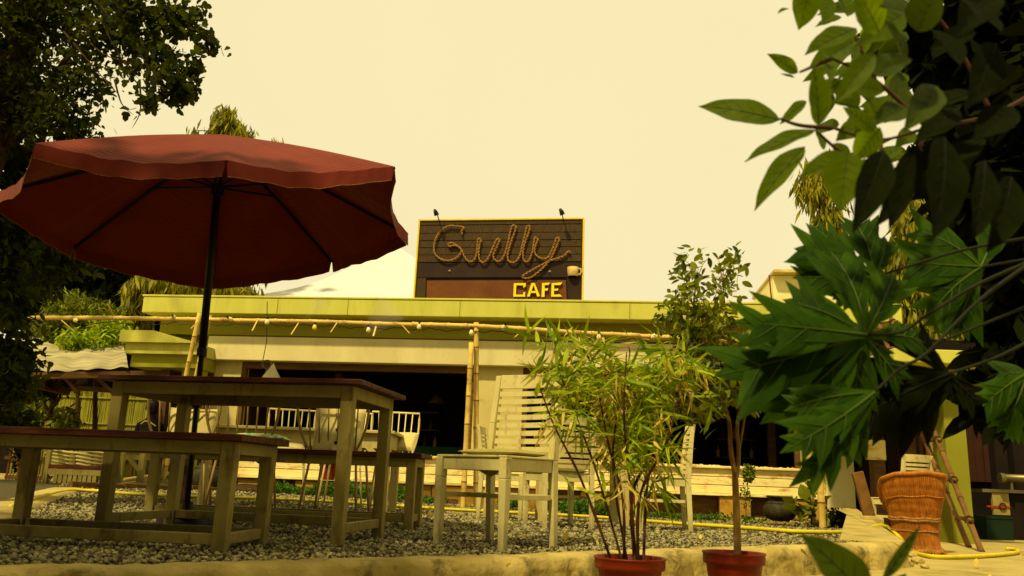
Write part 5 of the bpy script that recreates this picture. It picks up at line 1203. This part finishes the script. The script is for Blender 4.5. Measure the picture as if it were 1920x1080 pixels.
# ================================================================== TREES
def tree(name,label,cat,base,trunk,r0,limbs,crowns,group=None,bark='bark'):
    t = thing(name,label,cat,tuple(base),0,group); o = Vector(base)
    pts = [Vector(p)-o for p in trunk]; sc_ = smooth_curve(pts,5); k_ = len(sc_)
    tr = MB().tube(sc_,[r0*(1-0.6*i/(k_-1)) for i in range(k_)],12).build('trunk', M[bark], t, smooth=True)
    for l in limbs:
        s_ = smooth_curve([Vector(p)-o for p in l[0]],5); MB().tube(s_,[l[1]*(1-0.85*i/(len(s_)-1)) for i in range(len(s_))],7).build('limb', M[bark], tr, smooth=True)
    for nm,C,size,tpl,m_,kw in crowns: leaves(nm, np.asarray(C)-np.array(o), size, tpl, M[m_], t, **kw)
    return t
def B(l, spray=None):
    C = np.vstack([blob_pts(*q) for q in l])
    if spray:  # leaves gather into sprays round twig tips
        k,sp_ = spray; idx = rs.randint(0,len(C),size=max(1,len(C)//k)); C = np.repeat(C[idx],k,axis=0)+rs.normal(size=(len(idx)*k,3))*sp_
    return C
# near overhanging tree, upper left
base = Vector((-4.3,6.2,-0.1)); hub = Vector((-4.2,6.2,2.6))
dense = B([(50,40,6.2,120,110,2500),(150,5,6.0,110,60,800),(10,190,6.2,110,100,2400),(110,225,6.0,72,46,1000),(150,150,6.1,60,50,500),(240,70,5.8,60,42,420),(-60,120,6.4,150,200,3000),(100,-150,6.3,260,120,2600),(-150,-50,5.5,200,200,1500)],(6,0.055))
shadeC = np.vstack([rs.uniform(size=(4600,3))*np.array([5.0,4.2,1.7])+np.array([-6.6,-1.6,3.0]), rs.uniform(size=(2600,3))*np.array([2.2,4.6,2.2])+np.array([-6.2,-1.0,0.9]), rs.uniform(size=(9000,3))*np.array([7.6,2.6,5.0])+np.array([-7.4,-4.6,0.1]), rs.uniform(size=(1700,3))*np.array([4.5,4.0,2.6])+np.array([-11.0,7.0,4.2])])  # leaf volumes added out of view to shade terrace furniture and facade
loose = B([(350,40,5.4,48,38,170),(390,78,5.4,28,14,60),(230,30,5.5,80,50,220),(300,105,5.4,40,24,110),(335,165,5.3,34,18,90),(275,185,5.3,22,16,40),(300,25,5.5,60,32,240),(260,95,5.5,36,20,70),(350,128,5.3,30,22,110),(318,150,5.3,40,24,130),(285,190,5.3,30,9,34),(262,140,5.4,26,22,34),(215,140,5.5,24,14,22),(240,200,5.3,10,16,10),(290,70,5.5,40,30,90),(205,60,5.7,70,46,200),(175,110,5.7,40,26,60)],(4,0.035))
lf_low = B([(10,430,6.6,50,90,1300),(20,560,6.8,36,70,560),(8,700,7.0,42,90,1000),(110,470,7.4,80,40,600),(75,510,7.2,55,50,420),(60,330,6.6,70,60,1100),(50,640,7.0,14,30,50),(30,800,7.0,30,30,200)],(5,0.05))
tw = []
for a_,b_ in (((215,150),(250,215)),((230,60),(330,135)),((190,40),(262,150)),((150,60),(250,120)),((180,0),(300,120)),((262,150),(248,240)),((120,60),(225,180)),((250,20),(380,70)),((200,0),(345,30)),((225,120),(290,190))):
    p_,q_ = at(*a_,5.6),at(*b_,5.4); tw.append(([p_,p_.lerp(q_,.5)+Vector((rnd.uniform(-.05,.05),0,-.05)),q_],0.008))
nearT = tree('overhanging_tree','tall dark broadleaf tree hanging over the umbrella from the left edge','tree',base,[base,Vector((-4.35,6.2,1.3)),hub,Vector((-4.0,6.2,4.2)),Vector((-3.6,6.1,5.6))],0.20,
  [([hub,at(60,200,6.2),at(160,60,6.0)],0.07),([hub,at(30,260,6.2),at(110,230,6.0)],0.05),([Vector((-4.0,6.2,4.0)),at(180,0,6),at(300,30,5.6),at(370,60,5.4)],0.05),([hub,at(10,120,6.3),at(40,20,6.3)],0.08),([Vector((-4.3,6.2,2.0)),at(20,430,6.6),at(110,470,7.2)],0.05),([base+Vector((0,0,1)),at(10,600,6.9)],0.04)]+tw,
  [('crown',dense,0.058,'ovate','lf_tree',dict(down=0.35)),('added_shade_leaves',shadeC,0.22,'ovate','lf_tree',dict(down=0.3)),('hanging_leaves',loose,0.055,'lobed','lf_tree',dict(down=0.8,flat=0.2)),('low_foliage',lf_low,0.085,'ovate','lf_tree',dict(down=0.5))])
# bushy vegetation left behind the shed
def bush(name,label,cat,px,py,Y,blobs,size,tpl,m_,trunkpx,grp=None,**kw):
    base = at(px,py,Y); base.z = 0
    return tree(name,label,cat,base,[base,at(*trunkpx,Y)*0.5+base*0.5,at(*trunkpx,Y)],0.06,[],[('foliage',B(blobs,kw.pop('spray',(4,0.06))),size,tpl,m_,kw)],grp)
bush('feathery_bush','light green feathery bush above the tin roof','bush',150,850,16.5,[(150,590,16.5,62,34,2300),(110,620,16.3,50,32,1400),(190,620,16.3,50,28,1200),(130,575,16.6,30,25,500),(210,600,16.4,26,20,350)],0.16,'fine','lf_bush',(150,610))
bush('trailing_creeper','yellow green trailing creeper spilling over the tin roof','creeper',185,850,15.3,[(170,640,15.0,58,15,900),(210,622,15.1,34,20,500),(150,655,14.9,30,7,160),(200,655,14.9,16,6,80)],0.16,'narrow','lf_bam',(180,630),down=0.6)
bush('dark_tree','dark tree mass behind the feathery bush','tree',190,850,20,[(160,520,20,150,55,4200),(80,560,19,70,60,2200),(230,560,19.5,50,45,1500),(20,520,19,60,110,2500),(300,500,21,120,40,2600),(220,610,19.5,150,60,3600),(330,560,19.5,60,50,1200)],0.22,'ovate','lf_dark',(170,500))
bush('garden_shrub','small reddish green shrub behind the front bench at the left','shrub',70,880,15.5,[(70,790,15.5,30,34,500),(110,800,15.3,22,20,220),(125,790,14.5,20,24,240)],0.12,'ovate','lf_bush',(70,800))
sm_t = tree('small_tree','thin forked bare trunk tree before the bamboo mat fence','tree',at(86,905,14.5),[at(86,905,14.5),at(88,810,14.5),at(96,765,14.5),at(108,735,14.5)],0.07,[([at(92,775,14.5),at(80,748,14.5),at(84,725,14.5)],0.04),([at(96,765,14.5),at(112,745,14.5),at(110,715,14.5)],0.045)],[('foliage',B([(100,728,14.5,40,14,260)]),0.10,'ovate','lf_dark',{})])
# drooping ashoka style trees
def ashoka(label,cx,top,Y,blobs,tr_px,n=1.0,m_='lf_ash',size=0.30):
    base = at(cx,870,Y); base.z = -0.2; C = B([(a,b_,Y+dy,rx,ry,int(k_*n)) for a,b_,dy,rx,ry,k_ in blobs],(7,0.07))
    C = C.copy()
    lim = [([at(cx,b_,Y),at(a,b_-4,Y+dy)],0.03) for a,b_,dy,rx,ry,k_ in blobs]
    return tree('drooping_tree',label,'tree',base,[base,at(cx+3,700,Y),at(cx,(top+700)/2,Y),at(cx,top,Y)],0.13,lim,[('crown',C,size,'fine',m_,dict(down=2.2,jitter=0.6,flat=0.0))],'drooping narrow trees behind the cafe')
ashoka('drooping leafed tree whose bright tips show above the umbrella',425,205,19,[(425,222,0,22,26,520),(450,255,0.1,30,22,520),(412,250,0,24,24,420),(365,248,0,9,8,50),(518,275,0,11,9,60),(420,340,0,60,90,1500),(300,535,-1,60,22,1500),(270,560,-1,22,45,800),(400,540,-1,80,20,1500),(480,480,-0.5,50,50,900),(250,590,-1,20,22,250)],(420,540))
ashoka('drooping leafed tree behind the leaf covered right end of the roof',1540,300,17,[(1520,345,0,24,45,520),(1545,400,0,18,26,200),(1560,340,0,30,60,500),(1535,480,0,20,40,260),(1580,560,0,30,70,700),(1560,420,0,20,40,200)],(1540,540))
ashoka('tall drooping leafed tree standing right of the cafe above the ladder',1712,360,18,[(1708,390,0,13,35,330),(1700,440,0,30,42,900),(1735,470,0,34,30,600),(1668,480,0,24,34,520),(1680,540,0,40,45,1300),(1735,560,0,44,60,1500),(1700,620,0,60,45,1700),(1770,640,0,60,60,1800),(1640,600,0,30,60,700),(1820,560,0,60,80,1800),(1850,660,0,70,60,1500)],(1712,560))
bush('dark_tree','dark tree filling the background right of the ladder','tree',1900,900,21,[(1850,520,21,110,200,4500),(1900,780,20,120,80,2500),(1760,330,22,80,90,1500)],0.3,'ovate','lf_dark',(1880,600))

# ================================================================== FOREGROUND: BROAD-LEAVED BRANCH, PAPAYA LEAVES, YOUNG SHOOT
def big_leaf(mbL, mbV, base, tip, wid, nrm=None, cup=0.10, droop=0.10, serr=0.02, pinch=1.0, seed=0):
    r_ = random.Random(seed); base = Vector(base); tip = Vector(tip); L = (tip-base).length; d = (tip-base).normalized()
    nrm = Vector(nrm) if nrm else Vector((0.1,-1,0.35)); nrm = (nrm-d*nrm.dot(d)).normalized(); sd = d.cross(nrm)
    n = 14; P = []; mid = []
    for i in range(n+1):
        t = i/n; w_ = wid/2*(math.sin(math.pi*min(1,t**0.85)))**0.8*(1-0.25*t) if 0<t<1 else wid*0.01
        if t>0.85: w_ *= 1-0.35*(t-0.85)/0.15
        c = base.lerp(tip,t)-nrm*droop*L*(t-0.4)**2; mid.append(c+nrm*0.0006); row = []
        for k_ in range(-4,5):
            s_ = k_/4; e = 1+(serr*r_.uniform(-1,1) if abs(k_)==4 else 0); wv_ = 0.012*L*math.sin(t*14+abs(s_)*3)*abs(s_)
            row.append(c+sd*(w_*s_*e)+nrm*(cup*w_*abs(s_)**1.3*2+wv_))
        P.append(row)
    mbL.grid(P); mbV.tube(mid,[0.0013*L/0.1*(1-0.8*i/n)*0.6 for i in range(n+1)],5)
    for i in range(2,n-1,2):
        for k_ in (-1,1):
            a = mid[i]; row = P[min(n,i+2)]; b = row[4+3*k_]; mbV.tube([a,a.lerp(b,.5)+nrm*0.0008,b+nrm*0.0006],[0.0004,0.0003,0.0001],4,cap=False)
fg = thing('leafy_branch','large blurred glossy leaves on a branch hanging in from the upper right corner','branch',(1.6,1.9,-0.14)); o = Vector(fg.location)
dir_fix=0
bl = [ # base, tip, width px, depth
 ((1462,222),(1308,192),62,1.25),((1528,243),(1396,300),52,1.2),((1508,272),(1412,388),56,1.18),((1497,136),(1441,100),34,1.35),((1490,145),(1464,138),9,1.35),
 ((1522,-40),(1500,56),72,1.15),((1480,16),(1458,24),18,1.2),((1555,-10),(1545,46),44,1.25),((1606,52),(1510,98),62,1.15),((1612,70),(1515,128),60,1.3),
 ((1536,236),(1528,118),58,1.1),((1640,98),(1563,196),52,1.0),((1600,290),(1500,330),62,1.05),((1590,285),(1575,396),92,0.95),((1512,190),(1460,232),46,1.3),
 ((1560,150),(1545,92),30,1.2),((1606,80),(1602,115),18,1.1),((1640,245),(1582,200),40,1.1),((1560,190),(1620,205),34,1.2),((1600,160),(1660,170),52,1.15),
 ((1650,60),(1600,-30),80,1.0),((1700,20),(1610,80),70,1.1),((1740,30),(1650,10),100,0.95),((1700,130),(1660,30),60,1.05),((1710,112),(1650,128),26,0.9),
 ((1650,240),(1600,300),60,1.1),((1700,200),(1640,230),60,1.05),((1760,160),(1700,240),70,1.0),((1800,120),(1745,50),70,1.0),((1830,60),(1740,90),60,1.1),
 ((1660,280),(1605,430),78,0.9),((1720,270),(1668,430),60,1.0),((1775,255),(1762,445),118,0.8),((1850,300),(1830,450),80,0.85),((1640,300),(1560,360),50,1.2),
 ((1870,80),(1820,200),90,0.9),((1900,200),(1830,260),80,0.9),((1800,200),(1720,260),60,1.2),((1680,180),(1600,250),60,1.2),((1545,280),(1530,236),22,1.3),
 ((1720,60),(1760,-30),90,0.9),((1810,0),(1880,60),80,0.9),((1860,-20),(1800,60),90,0.95),((1560,235),(1590,250),22,1.25),((1700,330),(1650,420),50,1.1),
 ((1900,330),(1860,470),90,0.9),((1750,200),(1830,170),70,1.1),((1780,300),(1850,260),60,1.2),((1910,120),(1860,180),70,1.0),((1640,140),(1700,100),60,1.2),((1610,200),(1560,150),48,1.3),((1650,215),(1600,160),56,1.3),((1700,90),(1640,110),60,1.3),((1600,110),(1640,60),50,1.35),((1680,210),(1690,130),60,1.3),((1560,270),(1600,330),56,1.3),((1620,230),(1570,260),48,1.28),((1590,30),(1570,-20),60,1.3),((1640,20),(1680,-30),70,1.2),((1580,150),(1530,185),44,1.3)]
for i,(a,b,w_,Y) in enumerate(bl):
    A = at(*a,Y)-o; Bp = at(*b,Y+rnd.uniform(-0.05,0.05))-o; dark = (a[0]+b[0])/2>1745 or (b[1]>380 and a[0]>1620)  # leaves further right take darker greens, shade put into their colour
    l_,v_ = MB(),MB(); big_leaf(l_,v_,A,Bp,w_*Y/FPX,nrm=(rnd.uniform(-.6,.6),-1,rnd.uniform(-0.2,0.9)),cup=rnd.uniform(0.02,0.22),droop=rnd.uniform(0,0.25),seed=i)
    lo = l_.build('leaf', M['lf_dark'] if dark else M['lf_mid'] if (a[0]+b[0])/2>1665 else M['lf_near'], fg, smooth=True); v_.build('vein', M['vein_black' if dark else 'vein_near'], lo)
for i in range(34):
    a = (rnd.uniform(1555,1720),rnd.uniform(-20,300)); th_ = rnd.uniform(1.8,4.6); ln_ = rnd.uniform(50,95); b = (a[0]+ln_*math.cos(th_)*0.8,a[1]+ln_*abs(math.sin(th_))*0.8); Y = rnd.uniform(1.3,1.75)
    l_,v_ = MB(),MB(); big_leaf(l_,v_,at(*a,Y)-o,at(*b,Y+rnd.uniform(-.08,.08))-o,rnd.uniform(30,52)*Y/FPX*0.9,nrm=(rnd.uniform(-.7,.7),-1,rnd.uniform(-0.3,1.0)),cup=rnd.uniform(0.05,0.2),droop=rnd.uniform(0,0.3),seed=200+i)
    lo = l_.build('leaf', M['lf_near' if i%3 else 'lf_mid'], fg, smooth=True); v_.build('vein', M['vein_near'], lo)
brs = [[(1980,150),(1860,215),(1740,240),(1650,262),(1560,240)],[(1740,240),(1640,150),(1560,110)],[(1860,215),(1780,60),(1700,-20)],[(1650,262),(1590,290),(1530,245)],[(1740,240),(1700,330)],[(1650,262),(1660,330)],[(1560,240),(1500,235),(1462,222)],[(1640,150),(1600,60)],[(1560,110),(1500,135)]]
for l_ in brs:
    s_ = smooth_curve([at(x,y,1.15+0.0002*(x-1500))-o for x,y in l_],5); MB().tube(s_,[0.004*(1-0.6*i/len(s_)) for i in range(len(s_))],6).build('twig', M['stem'], fg, smooth=True)
# the dark tree the branch belongs to: trunk just outside on the right and dense shaded crown
base = Vector((1.9,2.4,-0.14))
crC = B([(1900,60,2.4,110,110,1500),(1850,200,2.5,70,90,900),(1905,330,2.4,75,130,1500),(1830,330,2.6,40,70,380),(1915,520,2.5,48,110,900),(1920,640,2.5,55,60,600),(1880,735,2.6,50,24,240),(1780,100,2.6,70,70,420),(1990,200,2.2,90,300,1500),(1720,60,2.7,70,60,260),(1850,-150,2.4,200,100,1500)],(4,0.03))
outR = rs.uniform(size=(6500,3))*np.array([5.6,2.4,4.6])+np.array([0.3,-4.4,0.1])  # added behind the camera, unseen, to darken furniture and kerb fronts
bigT = tree('shade_tree','dark dense tree at the right edge in front of the cafe yard','tree',base,[base,Vector((1.85,2.4,0.8)),Vector((1.75,2.4,1.6)),Vector((1.6,2.4,2.6))],0.11,
  [([Vector((1.85,2.4,0.8)),at(1880,560,2.45),at(1840,480,2.5)],0.03),([Vector((1.75,2.4,1.3)),at(1880,200,2.45),at(1780,110,2.5)],0.03),([Vector((1.85,2.4,.6)),at(1800,720,2.5)],0.02)],
  [('crown',crC,0.115,'ovate','lf_dark',dict(down=0.6)),('added_shade_leaves',outR,0.24,'ovate','lf_dark',dict(down=0.4))])
# papaya
def papaya_leaf(par, ctr, lobes, Y, m_='lf_pap', seed=0, o=Vector((0,0,0))):
    r_ = random.Random(seed); ctrp = at(*ctr,Y)-o; lf,vn_ = MB(),MB(); nb = Vector((0,-1,0.25)).normalized()
    def blade(pts, wd, nn, sdv, cup=0.10):
        n = len(pts)-1; rows = []
        for i,p in enumerate(pts):
            t = i/n; w_ = wd(t)*(1+0.05*r_.uniform(-1,1)*(0<i<n)); rows.append([p+sdv*(w_*q)+nn*(-cup*abs(q)*w_+0.05*w_*math.sin(t*11+q*4)) for q in (-1,-0.5,0,0.5,1)])
        lf.grid(rows)
    for li,(tip,wpx,dy) in enumerate(lobes):
        T = at(*tip,Y+dy)-o; L = (T-ctrp).length; d = (T-ctrp).normalized(); sd = d.cross(nb).normalized(); nn = sd.cross(d); W_ = wpx*Y/FPX/2
        if nn.y>0: nn = -nn
        bend = r_.uniform(-0.05,0.05); n = 14; rise = r_.uniform(0.03,0.09)
        mid = [ctrp.lerp(T,i/n)+nn*(rise*L*math.sin(math.pi*i/n)-li*0.0012)+sd*bend*L*math.sin(math.pi*i/n) for i in range(n+1)]
        blade(mid, lambda t: max(0.0,(0.16+0.40*math.sin(math.pi*min(1,t*0.85+0.02))**1.5)*W_*(1 if t<0.8 else ((1-t)/0.2)**0.6)), nn, sd)
        vn_.tube([p_+nn*0.0012 for p_ in mid],[0.0019*(Y/1.2)*(1-0.8*i/n) for i in range(n+1)],5)
        for k_ in (-1,1):
            for ti,le in ((0.38,1.0),(0.58,1.30),(0.78,0.90)):
                ti += r_.uniform(-0.045,0.045); le *= r_.uniform(0.8,1.2); a0 = mid[min(n,int(ti*n))]; an = math.radians(r_.uniform(34,50))
                dd = (d*math.cos(an)+sd*k_*math.sin(an)).normalized(); ln = le*W_*1.25/math.sin(an)*0.8; s2 = dd.cross(nn).normalized()
                base_ = a0-dd*ln*0.12; q = [base_.lerp(a0+dd*ln,u/6)+nn*(0.0004*ti-0.10*ln*(u/6)**2)+d*ln*0.16*(u/6)**2 for u in range(7)]
                w0 = 0.19*ln+0.08*W_
                blade(q, lambda t: w0*max(0.0,1-t**2.6)**0.8*(0.80+0.25*math.sin(t*4)), nn, s2, 0.15)
                vn_.tube([a0+nn*0.0014,q[3]+nn*0.0012,q[5]+nn*0.0010],[0.0009,0.0006,0.0002],4,cap=False)
    ob = lf.build('leaf_blade', M[m_], par, smooth=True); vn_.build('vein', M['vein'] if m_=='lf_pap' else M['vein_black'], ob); return ob
pp = thing('papaya_plant','papaya plant with big deeply lobed leaves reaching in from the right','plant',(1.5,1.7,-0.14)); o = Vector(pp.location)
papaya_leaf(pp,(1625,627),[((1372,603),100,-.05),((1338,705),135,0),((1425,795),105,.03),((1468,560),84,0.02),((1560,470),84,0.05),((1680,505),70,0.06),((1740,640),60,0.05),((1600,760),90,0.03),((1700,720),60,0.02),((1510,760),90,0.0)],1.45,seed=1,o=o)
papaya_leaf(pp,(1640,520),[((1488,466),84,0),((1486,520),70,.0),((1520,420),60,.03),((1600,410),70,.04),((1660,440),56,.04),((1560,560),50,.02)],1.6,seed=2,o=o)
papaya_leaf(pp,(1640,735),[((1462,850),76,-.03),((1478,915),70,0),((1470,770),64,.02),((1560,820),70,.02),((1590,880),56,.02)],1.35,seed=3,o=o)
papaya_leaf(pp,(1840,500),[((1700,492),90,0),((1735,600),90,0.0),((1720,430),80,.03),((1790,640),80,.02),((1860,400),80,.03)],1.7,seed=4,o=o)
papaya_leaf(pp,(1780,700),[((1600,790),100,0),((1660,800),90,0.02),((1570,715),70,.03),((1715,775),80,.02),((1700,620),70,.02),((1840,760),60,.02)],1.5,'lf_dark',seed=5,o=o)
papaya_leaf(pp,(1925,700),[((1842,762),60,0),((1870,810),56,0.02),((1880,700),56,.02),((1900,830),50,0.02)],1.6,seed=6,o=o)
for l_,Y in (([(1980,470),(1840,530),(1740,590),(1690,622),(1627,628)],1.45),([(1980,460),(1840,560),(1740,660),(1690,690),(1640,735)],1.4),([(2000,600),(1880,665),(1780,700)],1.5),([(1960,480),(1900,490),(1840,500)],1.7),([(1960,440),(1800,470),(1640,520)],1.62),([(2000,650),(1925,700)],1.6),([(1960,560),(1740,650)],1.7)):
    s_ = smooth_curve([at(x,y,Y)-o for x,y in l_],5); MB().tube(s_,[0.0036*(1-0.3*i/len(s_)) for i in range(len(s_))],7).build('leaf_stalk', M['vein_dark'], pp, smooth=True)
MB().tube([(0.35,0,0),(0.36,0,0.5),(0.33,0,0.9),(0.30,0,1.2)],[0.05,0.045,0.04,0.03],12).build('trunk', M['bark_light'], pp, smooth=True)
# young shoot at the bottom right
ys = thing('young_shoot','young shoot with two large blurred leaves at the bottom right corner','plant',tuple(at(1668,1160,1.0))); o = Vector(ys.location)
for i,(a,b,w_,Y) in enumerate([((1640,1130),(1505,1000),92,0.95),((1655,1090),(1727,985),24,0.95),((1650,1140),(1700,1075),40,0.93)]):
    l_,v_ = MB(),MB(); big_leaf(l_,v_,at(*a,Y)-o,at(*b,Y)-o,w_*Y/FPX,seed=i+80); lo = l_.build('leaf', M['lf_mid'], ys, smooth=True); v_.build('vein', M['vein_dark'], lo)
MB().tube([(0,0,-0.05),at(1650,1110,0.95)-o,at(1655,1085,0.95)-o],[0.004,0.003,0.002],6).build('stem', M['vein_dark'], ys)

# fallen dry leaves on the gravel and the pavement
FP_ = [(x,y,tz(x,y)+0.018) for x,y in [(rnd.uniform(-2.6,2.4),rnd.uniform(3.4,7.5)) for _ in range(70)]]+[(x,y,pz(x,y)+0.012) for x,y in [(rnd.uniform(2.7,5.5),rnd.uniform(5.2,8.5)) for _ in range(40)]]
tag(leaves('fallen_leaves', FP_, 0.05, 'ovate', M['lf_straw'], None, jitter=1.0, flat=6.0), 'dry fallen leaves scattered over the gravel and paving','fallen leaves',kind='stuff')
# ================================================================== FINE MIST from the rail nozzles
def mist(label,a,b,r0,r1,dens):
    P = [a.lerp(b,i/8) for i in range(9)]; o_ = MB().tube(P,[r0+(r1-r0)*(i/8)**1.1 for i in range(9)],10)
    m_ = bpy.data.materials.new('water_mist'); m_.use_nodes = True; n_ = m_.node_tree; n_.nodes.remove(n_.nodes['Principled BSDF']); v_ = n_.nodes.new('ShaderNodeVolumePrincipled'); v_.inputs['Color'].default_value=(0.95,0.9,0.75,1); v_.inputs['Density'].default_value=dens; v_.inputs['Anisotropy'].default_value=0.2
    n_.links.new(v_.outputs[0], n_.nodes['Material Output'].inputs['Volume'])
    return tag(o_.build('mist', m_, None, smooth=True),label,'mist',kind='stuff')
mist('thin jet of water mist rising left of the sign',at(568,602,11.4),at(604,562,11.5),0.008,0.12,0.9)
mist('soft puff of water mist in front of the parapet left of the sign',at(690,620,11.4),at(735,575,11.5),0.10,0.26,0.5)
